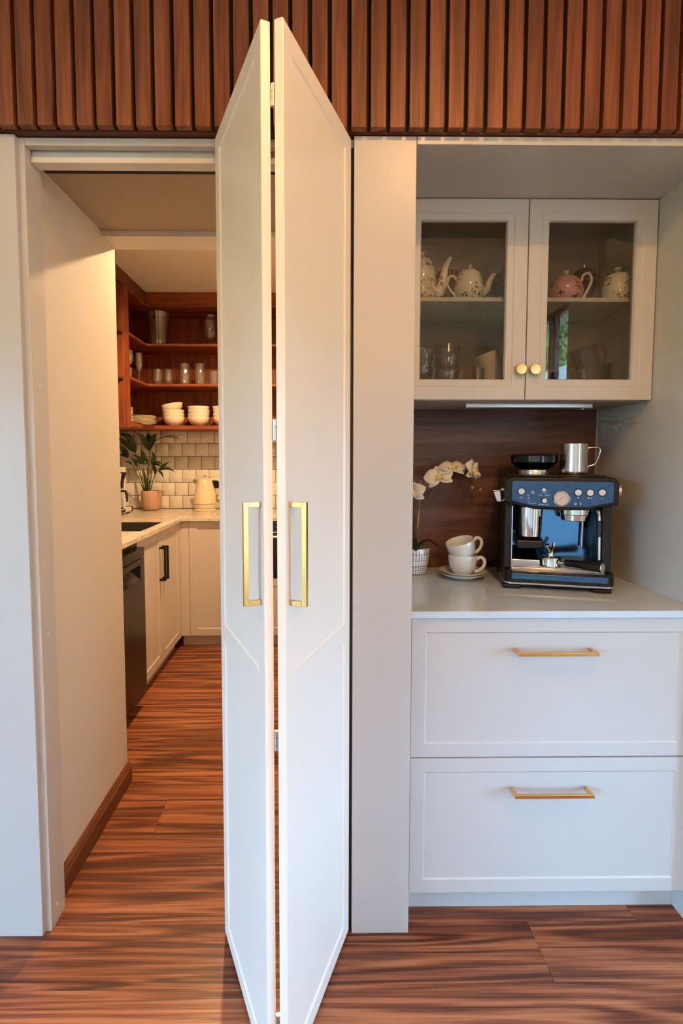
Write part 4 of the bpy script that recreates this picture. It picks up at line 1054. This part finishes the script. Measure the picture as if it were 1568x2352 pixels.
# side controls
kd = MB(); kd.M = Matrix.Rotation(R(90), 4, 'Y')
kd.lathe([(0, 0.169), (0.008, 0.169), (0.008, 0.180), (0.019, 0.182), (0.0205, 0.184), (0.0205, 0.195), (0.019, 0.197), (0, 0.197)], 32)
obj('steam_dial', kd, M['silver'], em, loc=(0, 0.10, 0.309))
lv = MB().tube(bez([(-0.148, 0.10, 0.273), (-0.158, 0.10, 0.274), (-0.166, 0.098, 0.280)], 4), 0.005, 10)
tl = obj('tamp_lever', lv, M['chrome'], em)
obj('lever_grip', MB().prism([(-0.186, 0.302), (-0.162, 0.304), (-0.160, 0.292), (-0.158, 0.268), (-0.173, 0.268), (-0.181, 0.288)], 0.082, 0.112, 'Y'), M['silver'], tl, bevel=0.003)
obj('lever_plate', MB().prism([(-0.187, 0.303), (-0.163, 0.305), (-0.163, 0.3085), (-0.187, 0.3065)], 0.080, 0.114, 'Y'), M['chrome'], tl, bevel=0.001)
obj('grind_size_knob', MB().box(-0.162, -0.152, 0.07, 0.115, 0.306, 0.314), M['silver'], em, bevel=0.0015)
# hopper
obj('hopper_collar', MB().lathe([(0, 0.357), (0.047, 0.357), (0.048, 0.371), (0.047, 0.373), (0, 0.373)], 40, (-0.052, 0.165, 0)), M['silver'], em)
obj('bean_hopper', MB().lathe([(0, 0.374), (0.046, 0.374), (0.068, 0.394), (0.0745, 0.398), (0.0755, 0.419), (0.073, 0.419), (0.0725, 0.400), (0.045, 0.377), (0, 0.377)], 48, (-0.052, 0.165, 0)), M['hopper'], em)
obj('coffee_beans', MB().lathe([(0, 0.378), (0.044, 0.378), (0.062, 0.393), (0, 0.394)], 32, (-0.052, 0.165, 0)), M['soil'], em)
obj('hopper_lid', MB().lathe([(0, 0.419), (0.0775, 0.419), (0.0785, 0.421), (0.077, 0.4235), (0.05, 0.4275), (0, 0.4285)], 48, (-0.052, 0.165, 0)), BP, em)
obj('power_cord', MB().tube(bez([(-0.11, 0.300, 0.05), (-0.155, 0.318, 0.030), (-0.205, 0.300, 0.010), (-0.205, 0.345, 0.005), (-0.15, 0.352, 0.005)], 6), 0.0038, 8), BP, em)

# ---- portafilter lying spout-up on the drip grid
pf = thing('portafilter', 'chrome portafilter with black handle lying upside down on the drip tray', 'portafilter', (0, 0, 0))
ux = Matrix.Translation((0.735, 0.226, WZ)) @ Matrix.Rotation(R(-14.7), 4, 'Z')
pf.location = ux @ Vector((-0.008, 0.064, 0.0668)); pf.rotation_euler = (0, 0, R(-14.7 - 36))
obj('basket', MB().lathe([(0, 0.004), (0.028, 0.004), (0.030, 0), (0.0315, 0), (0.0315, 0.022), (0.0295, 0.030), (0.024, 0.034), (0, 0.035)], 40), M['chrome'], pf, angle=30)
sp_ = obj('spout_hub', MB().lathe([(0.011, 0.034), (0.010, 0.046), (0.007, 0.052), (0, 0.053)], 20), M['chrome'], pf)
for s_ in (-1, 1):
    obj('spout', MB().tube(bez([(0, s_ * 0.004, 0.046), (0, s_ * 0.012, 0.054), (0, s_ * 0.019, 0.062), (0, s_ * 0.024, 0.072)], 4), [0.007] * 4 + [0.0055] * 9, 12), M['chrome'], sp_)
obj('neck', MB().tube([(0.028, 0, 0.014), (0.050, 0, 0.018)], [0.008, 0.0065], 14), M['chrome'], pf)
hn = obj('handle', MB().tube([(0.048, 0, 0.018), (0.052, 0, 0.0185), (0.075, 0, 0.020), (0.105, 0, 0.0195), (0.150, 0, 0.019), (0.158, 0, 0.019)], [0.010, 0.0125, 0.0120, 0.0130, 0.0150, 0.0150], 20), M['black_plastic'], pf)
obj('end_cap', MB().tube([(0.1575, 0, 0.019), (0.1605, 0, 0.019)], [0.0142, 0.0135], 20), M['silver'], hn)

# ---- milk jug on top of the machine
mj = thing('milk_jug', 'brushed stainless steel milk jug standing on the espresso machine', 'jug', ux @ Vector((0.069, 0.150, 0.3578)), R(-14.7))
obj('body', MB().lathe([(0, 0.0), (0.040, 0.0), (0.0425, 0.004), (0.0425, 0.012), (0.0415, 0.05), (0.041, 0.09), (0.0415, 0.101), (0.040, 0.101), (0.0395, 0.09), (0.040, 0.05), (0.0405, 0.006), (0, 0.004)], 48), M['steel'], mj)
obj('handle', MB().tube(bez([(0.0415, 0, 0.073), (0.0425, 0, 0.086), (0.055, 0, 0.088), (0.072, 0, 0.088), (0.079, 0, 0.080), (0.075, 0, 0.060), (0.064, 0, 0.035), (0.048, 0, 0.028), (0.0425, 0, 0.022), (0.0425, 0, 0.014)], 5), 0.0022, 8), M['steel'], mj)

# ---- cups and saucers
SX, SY = 0.495, 0.412
def saucer_mesh():
    return MB().lathe([(0, 0), (0.040, 0), (0.043, 0.002), (0.060, 0.010), (0.0785, 0.0195), (0.079, 0.021), (0.077, 0.0212), (0.058, 0.0125), (0.040, 0.0055), (0, 0.0045)], 48).mesh('saucer', M['china'], 50)
sm = saucer_mesh()
tag(link('saucer', sm, None, (SX, SY, WZ)), 'white saucer resting on the stone worktop under another', 'saucer', 'white saucers by the coffee machine')
tag(link('saucer', sm, None, (SX + 0.001, SY, WZ + 0.0078)), 'upper white saucer directly under the stacked cups', 'saucer', 'white saucers by the coffee machine')
def cup(name, label, loc, rot):
    c = thing(name, label, 'cup', loc, 0, 'white cups by the coffee machine'); c.rotation_euler = rot
    obj('body', MB().lathe([(0, 0), (0.026, 0), (0.027, 0.003), (0.036, 0.010), (0.044, 0.026), (0.0475, 0.045), (0.0485, 0.067), (0.0478, 0.0685), (0.0462, 0.067), (0.0452, 0.045), (0.042, 0.028), (0.034, 0.014), (0.02, 0.008), (0, 0.007)], 48), M['china'], c, angle=50)
    obj('handle', MB().tube(bez([(0.0465, 0, 0.052), (0.058, 0, 0.060), (0.070, 0, 0.054), (0.0735, 0, 0.040), (0.066, 0, 0.024), (0.052, 0, 0.013), (0.040, 0, 0.012)], 5), [0.0042] * 31, 10, flat=1.4), M['china'], c)
    return c
cup('coffee_cup', 'white coffee cup standing on the saucers', (SX, SY, WZ + 0.0138), (0, 0, R(-12)))
cup('coffee_cup', 'white coffee cup tipped over on top of the other cup', (SX + 0.006, SY, WZ + 0.0125 + 0.053), (R(6), R(-17), R(4)))

# ---- orchid
oc = thing('potted_orchid', 'white orchid in a blue dotted pot beside the cups', 'orchid', (0.340, 0.492, WZ))
obj('pot', MB().lathe([(0, 0), (0.040, 0), (0.044, 0.003), (0.048, 0.012), (0.0545, 0.05), (0.0585, 0.094), (0.0575, 0.096), (0.055, 0.094), (0.052, 0.075)], 64, uv=True), M['dots'], oc)
obj('soil', MB().lathe([(0, 0.084), (0.0535, 0.082)], 32), M['soil'], oc)
for ang, ln, z in ((-0.1, 0.095, 0.10), (3.0, 0.09, 0.10), (-1.6, 0.065, 0.096), (1.4, 0.06, 0.10)):
    ca, sa = math.cos(ang), math.sin(ang)
    obj('leaf', blade(MB(), [(0.005 * ca, 0.005 * sa, 0.084), (ln * 0.5 * ca, ln * 0.5 * sa, z + 0.016), (ln * ca, ln * sa, z - 0.006)], 0.044, Vector((0, 0, 1)), 0.2), M['orchid_leaf'], oc, solid=0.0015, angle=80)
def O(x, z, y=0.5): return (x - 0.340, y - 0.492, z - WZ)
obj('stake', MB().rcyl(O(0.358, 0.98), O(0.3655, 1.231), 0.0021, 8), M['bamboo'], oc)
obj('flower_stem', MB().tube(bez([O(0.362, 0.985, 0.494), O(0.3625, 1.10, 0.495), O(0.372, 1.135, 0.49), O(0.419, 1.214, 0.485), O(0.455, 1.252, 0.485), O(0.495, 1.262, 0.485), O(0.530, 1.238, 0.48), O(0.548, 1.215, 0.48), O(0.574, 1.196, 0.48)], 6), [0.0019] * 20 + [0.0013] * 29, 8), M['stem'], oc)
obj('flower_stem', MB().tube(bez([O(0.354, 0.985, 0.5), O(0.356, 1.10, 0.5), O(0.352, 1.14, 0.5), O(0.340, 1.17, 0.49)], 6), 0.0016, 8), M['stem'], oc)
ti = obj('raffia_tie', MB().tube([O(0.3595, 1.075), O(0.3605, 1.090), O(0.361, 1.102), O(0.3615, 1.118)], [0.004, 0.0046, 0.0042, 0.003], 10), M['raffia'], oc)
obj('tie_end', MB().tube([O(0.359, 1.078, 0.497), O(0.354, 1.066, 0.494), O(0.353, 1.060, 0.493)], 0.0014, 6), M['raffia'], ti)
def orchid_flower(loc, facing, scale, roll=0.0):
    """facing: direction the throat looks"""
    f = Vector(facing).normalized()
    q = f.to_track_quat('Z', 'Y')
    fl_ = part_empty('flower', oc, loc)
    fl_.rotation_mode = 'QUATERNION'; fl_.rotation_quaternion = q @ Euler((0, 0, roll)).to_quaternion()
    s = scale
    for ang, ln, wd in ((90, 0.034, 0.024), (210, 0.034, 0.022), (330, 0.034, 0.022)):
        a = R(ang); ca, sa = math.cos(a), math.sin(a)
        obj('sepal', blade(MB(), [(0.002 * ca, 0.002 * sa, 0), (ln * s * 0.5 * ca, ln * s * 0.5 * sa, 0.004 * s), (ln * s * ca, ln * s * sa, -0.002)], wd * s, Vector((0, 0, 1)), 0.18), M['petal'], fl_, solid=0.0008, angle=80)
    for ang in (18, 162):
        a = R(ang); ca, sa = math.cos(a), math.sin(a)
        obj('petal', blade(MB(), [(0.001 * ca, 0.001 * sa, 0.002), (0.020 * s * ca, 0.020 * s * sa, 0.007 * s), (0.038 * s * ca, 0.038 * s * sa, 0.001)], 0.040 * s, Vector((0, 0, 1)), 0.15), M['petal'], fl_, solid=0.0008, angle=80)
    obj('lip', MB().lathe([(0, 0.0), (0.0045 * s, 0.001), (0.0075 * s, 0.006 * s), (0.0065 * s, 0.012 * s), (0.003 * s, 0.015 * s), (0, 0.0155 * s)], 14), M['lip'], fl_)
    for sg in (-1, 1):
        obj('lip_lobe', blade(MB(), [(0, -0.002 * s, 0.006 * s), (sg * 0.008 * s, -0.007 * s, 0.013 * s), (sg * 0.009 * s, -0.012 * s, 0.020 * s)], 0.010 * s, Vector((sg, 0, 0.3)), 0.3), M['lip'], fl_, solid=0.0007, angle=80)
orchid_flower(O(0.424, 1.238, 0.470), (-0.25, -0.75, 0.35), 1.42, 0.3)
orchid_flower(O(0.470, 1.268, 0.470), (-0.05, -0.6, 0.75), 1.3, 0.0)
orchid_flower(O(0.537, 1.262, 0.465), (0.75, -0.65, 0.12), 1.38, -0.2)
orchid_flower(O(0.505, 1.272, 0.505), (0.1, 0.3, 0.85), 0.95, 0.5)
orchid_flower(O(0.340, 1.182, 0.480), (-0.6, -0.6, 0.2), 1.3, 0.2)
for x, z, r in ((0.545, 1.203, 0.0055), (0.573, 1.196, 0.0048)):
    obj('bud', MB().lathe([(0, -r * 1.3), (r * 0.7, -r * 0.8), (r, 0), (r * 0.7, r), (0, r * 1.5)], 14, O(x, z, 0.48)), M['bud'] if 'bud' in M else M['stem'], oc)

# =================================================================== CHINA AND GLASS IN THE WALL CABINET
SZ1, SZ0 = 1.8122, 1.5192
def teapot(name, label, cat, loc, rotz, prof, m, lid_prof, knob_prof, spout, handle, mk=None, ms=None, hr=0.0032):
    t = thing(name, label, cat, loc, rotz)
    obj('body', MB().lathe([(0, 0)] + prof, 48), m, t, angle=50)
    l = obj('lid', MB().lathe(lid_prof, 40), m, t, angle=50)
    obj('lid_knob', MB().lathe(knob_prof, 20), mk or m, l)
    if spout: obj('spout', MB().tube(bez(spout[0], 4), [spout[1][0] + (spout[1][1] - spout[1][0]) * i / (4 * (len(spout[0]) - 1)) for i in range(4 * (len(spout[0]) - 1) + 1)], 16), ms or m, t)
    if handle: obj('handle', MB().tube(bez(handle, 5), hr, 10, flat=1.3), ms or m, t)
    return t
CH = M['plain_china'] if 'plain_china' in M else M['cream_china']
# squat white teapot with dark sprigs
bp = [(0.030, 0), (0.034, 0.004), (0.0455, 0.022), (0.048, 0.040), (0.044, 0.066), (0.036, 0.090), (0.033, 0.096), (0.031, 0.097)]
teapot('teapot', 'white teapot with dark leafy sprigs, spout to the right', 'teapot', (0.489, 0.372, SZ1), 0,
       bp, M['tea_white'], [(0.033, 0.097), (0.030, 0.101), (0.016, 0.106), (0, 0.107)], [(0.004, 0.106), (0.005, 0.111), (0.0085, 0.116), (0.0085, 0.120), (0, 0.122)],
       ([(0.040, 0, 0.030), (0.058, 0, 0.042), (0.066, 0, 0.066), (0.078, 0, 0.088), (0.086, 0, 0.092)], (0.0135, 0.0045)),
       [(-0.032, 0, 0.066), (-0.040, 0, 0.074), (-0.050, 0, 0.086), (-0.064, 0, 0.082), (-0.070, 0, 0.060), (-0.058, 0, 0.038), (-0.046, 0, 0.024), (-0.044, 0, 0.006)], ms=CH)
# tall coffee pot
tp = [(0.036, 0), (0.039, 0.006), (0.044, 0.030), (0.046, 0.060), (0.042, 0.095), (0.036, 0.122), (0.034, 0.130)]
teapot('coffee_pot', 'tall white rose-sprigged coffee pot at the left end of the shelf', 'coffee pot', (0.336, 0.372, SZ1), R(-14),
       tp, M['tea_rose'], [(0.034, 0.130), (0.030, 0.136), (0.014, 0.143), (0, 0.144)], [(0.005, 0.143), (0.005, 0.150), (0.010, 0.157), (0.010, 0.161), (0, 0.164)],
       ([(0.036, 0, 0.030), (0.056, -0.002, 0.030), (0.066, -0.003, 0.062), (0.074, -0.003, 0.105), (0.090, -0.003, 0.136)], (0.022, 0.006)), None, mk=CH, ms=M['tea_rose'])
# two pots half hidden behind
teapot('teapot', 'small pot with gilt knob hidden behind the sprigged teapot', 'teapot', (0.448, 0.495, SZ1), 0,
       [(0.034, 0), (0.042, 0.02), (0.042, 0.08), (0.036, 0.118), (0.034, 0.122)], M['tea_navy'], [(0.036, 0.122), (0.040, 0.126), (0.036, 0.138), (0, 0.146)], [(0.003, 0.145), (0.0055, 0.152), (0.0045, 0.160), (0, 0.163)], None, None, mk=M['gold'])
teapot('teapot', 'dark harlequin teapot behind the middle of the doors', 'teapot', (0.642, 0.470, SZ1), 0,
       [(0.034, 0), (0.048, 0.03), (0.050, 0.06), (0.042, 0.10), (0.030, 0.125)], M['tea_check'], [(0.031, 0.125), (0.02, 0.136), (0, 0.14)], [(0.004, 0.139), (0.007, 0.148), (0, 0.152)], None,
       [(-0.034, -0.03, 0.095), (-0.052, -0.034, 0.090), (-0.058, -0.034, 0.064), (-0.050, -0.034, 0.040), (-0.040, -0.030, 0.026)], ms=M['tea_check'])
# pink teapot
pp = [(0.036, 0), (0.041, 0.003), (0.052, 0.020), (0.0545, 0.036), (0.050, 0.056), (0.038, 0.074), (0.026, 0.083)]
teapot('teapot', 'pink teapot with a red rose and gilt-tipped knob', 'teapot', (0.806, 0.372, SZ1), 0,
       pp, M['tea_pink'], [(0.027, 0.083), (0.020, 0.087), (0.010, 0.089), (0, 0.0895)], [(0.005, 0.088), (0.005, 0.093), (0.0095, 0.098), (0.0095, 0.102), (0.005, 0.105), (0, 0.1055)], None,
       [(0.040, 0, 0.058), (0.050, 0, 0.070), (0.056, 0, 0.090), (0.074, 0, 0.096), (0.084, 0, 0.078), (0.076, 0, 0.052), (0.064, 0, 0.030), (0.056, 0, 0.006)], mk=CH, ms=CH)
# navy floral pot
teapot('teapot', 'navy floral teapot with gilt finial behind the pink one', 'teapot', (0.918, 0.480, SZ1), R(0),
       [(0.036, 0), (0.046, 0.012), (0.052, 0.035), (0.048, 0.08), (0.040, 0.115), (0.036, 0.128)], M['tea_navy'], [(0.037, 0.128), (0.034, 0.136), (0.014, 0.148), (0, 0.149)], [(0.003, 0.148), (0.006, 0.157), (0.005, 0.166), (0, 0.171)],
       ([(-0.040, 0, 0.05), (-0.06, 0, 0.075), (-0.068, 0, 0.12)], (0.012, 0.006)),
       [(0.038, 0, 0.11), (0.056, 0, 0.128), (0.078, 0, 0.120), (0.084, 0, 0.096), (0.072, 0, 0.066), (0.060, 0, 0.046)], mk=M['gold'])
# white rose pot on the right
teapot('teapot', 'white teapot with pink roses at the right end of the shelf', 'teapot', (0.975, 0.372, SZ1), 0,
       [(0.036, 0), (0.040, 0.006), (0.0465, 0.026), (0.046, 0.05), (0.041, 0.076), (0.034, 0.088)], M['tea_rose'], [(0.034, 0.088), (0.026, 0.093), (0.012, 0.096), (0, 0.0965)], [(0.006, 0.095), (0.006, 0.102), (0.011, 0.108), (0.011, 0.113), (0, 0.116)], None, None, mk=CH)
# lower shelf
tb = [(0.030, 0), (0.034, 0.004), (0.037, 0.012), (0.039, 0.075)]
def tumblers(x, y, n, r, h, lab, grp):
    for i in range(n):
        k = r / 0.039
        glass_vessel('tumbler', lab[i], 'glass', (x, y, SZ0 + i * h * 0.62), [(0.031 * k, 0), (0.034 * k, 0.003), (0.0355 * k, h * 0.3), (0.0365 * k, h * 0.6), (0.040 * k, h * 0.64), (0.0405 * k, h)], 0.0018, 0.005, 'glassware', group=grp)
tumblers(0.425, 0.385, 3, 0.0405, 0.070, ['bottom glass of the three stacked clear tumblers', 'middle glass of the three stacked clear tumblers', 'top glass of the three stacked clear tumblers'], 'stack of three tumblers')
tumblers(0.336, 0.385, 2, 0.0400, 0.088, ['lower of the two clear glasses at the left end of the cabinet', 'upper of the two clear glasses at the left end of the cabinet'], 'pair of stacked glasses')
glass_vessel('shot_glass', 'small clear glass right of the tumbler stack', 'glass', (0.528, 0.380, SZ0), [(0.017, 0), (0.018, 0.003), (0.020, 0.085)], 0.0016, 0.008, 'glassware')
glass_vessel('shot_glass', 'small clear glass standing behind the tumbler stack', 'glass', (0.490, 0.470, SZ0), [(0.017, 0), (0.018, 0.003), (0.020, 0.085)], 0.0016, 0.008, 'glassware')
mug_prof = [(0, 0), (0.030, 0), (0.034, 0.004), (0.038, 0.02), (0.040, 0.075), (0.0385, 0.076), (0.0365, 0.07), (0.034, 0.02), (0.02, 0.008), (0, 0.008)]
def mug(label, loc, rot, m, sc=1.0, handle=True):
    c = thing('mug', label, 'mug', loc, 0); c.rotation_euler = rot
    obj('body', MB().lathe([(r * sc, z * sc) for r, z in mug_prof], 40), m, c, angle=50)
    if handle: obj('handle', MB().tube(bez([(0.036 * sc, 0, 0.062 * sc), (0.056 * sc, 0, 0.064 * sc), (0.062 * sc, 0, 0.042 * sc), (0.052 * sc, 0, 0.022 * sc), (0.036 * sc, 0, 0.018 * sc)], 5), 0.0045 * sc, 10, flat=1.3), m, c)
    return c
mug('cream mug tipped against the left glazed door', (0.582, 0.41, SZ0 + 0.0), (0, 0, R(200)), M['cream_china'], 1.0, False)
mug('cream mug resting tilted on the other cream mug', (0.588, 0.41, SZ0 + 0.066), (0, R(-20), 0), M['cream_china'], 1.0, False)
mug('dark maroon mug standing in the right glazed cabinet', (0.902, 0.41, SZ0), (0, 0, R(160)), M['maroon'], 1.1, False)
mug('dark maroon mug tilted on top of the other mug', (0.912, 0.41, SZ0 + 0.078), (0, R(-20), 0), M['maroon'], 1.1)
tag(obj('sugar_bowl', MB().lathe([(0, 0), (0.022, 0), (0.035, 0.02), (0.042, 0.05), (0.040, 0.075), (0.038, 0.075), (0.039, 0.05), (0.032, 0.022), (0, 0.008)], 36), M['maroon'], loc=(0.818, 0.40, SZ0)), 'small dark maroon bowl beside the dark mugs', 'bowl')
tag(obj('sauce_boat', MB().lathe([(0, 0), (0.024, 0), (0.036, 0.02), (0.040, 0.08), (0.043, 0.115), (0.041, 0.115), (0.037, 0.08), (0.032, 0.022), (0, 0.008)], 36), M['black_plastic'], loc=(0.985, 0.49, SZ0)), 'black cup in the back right corner of the cabinet', 'cup')
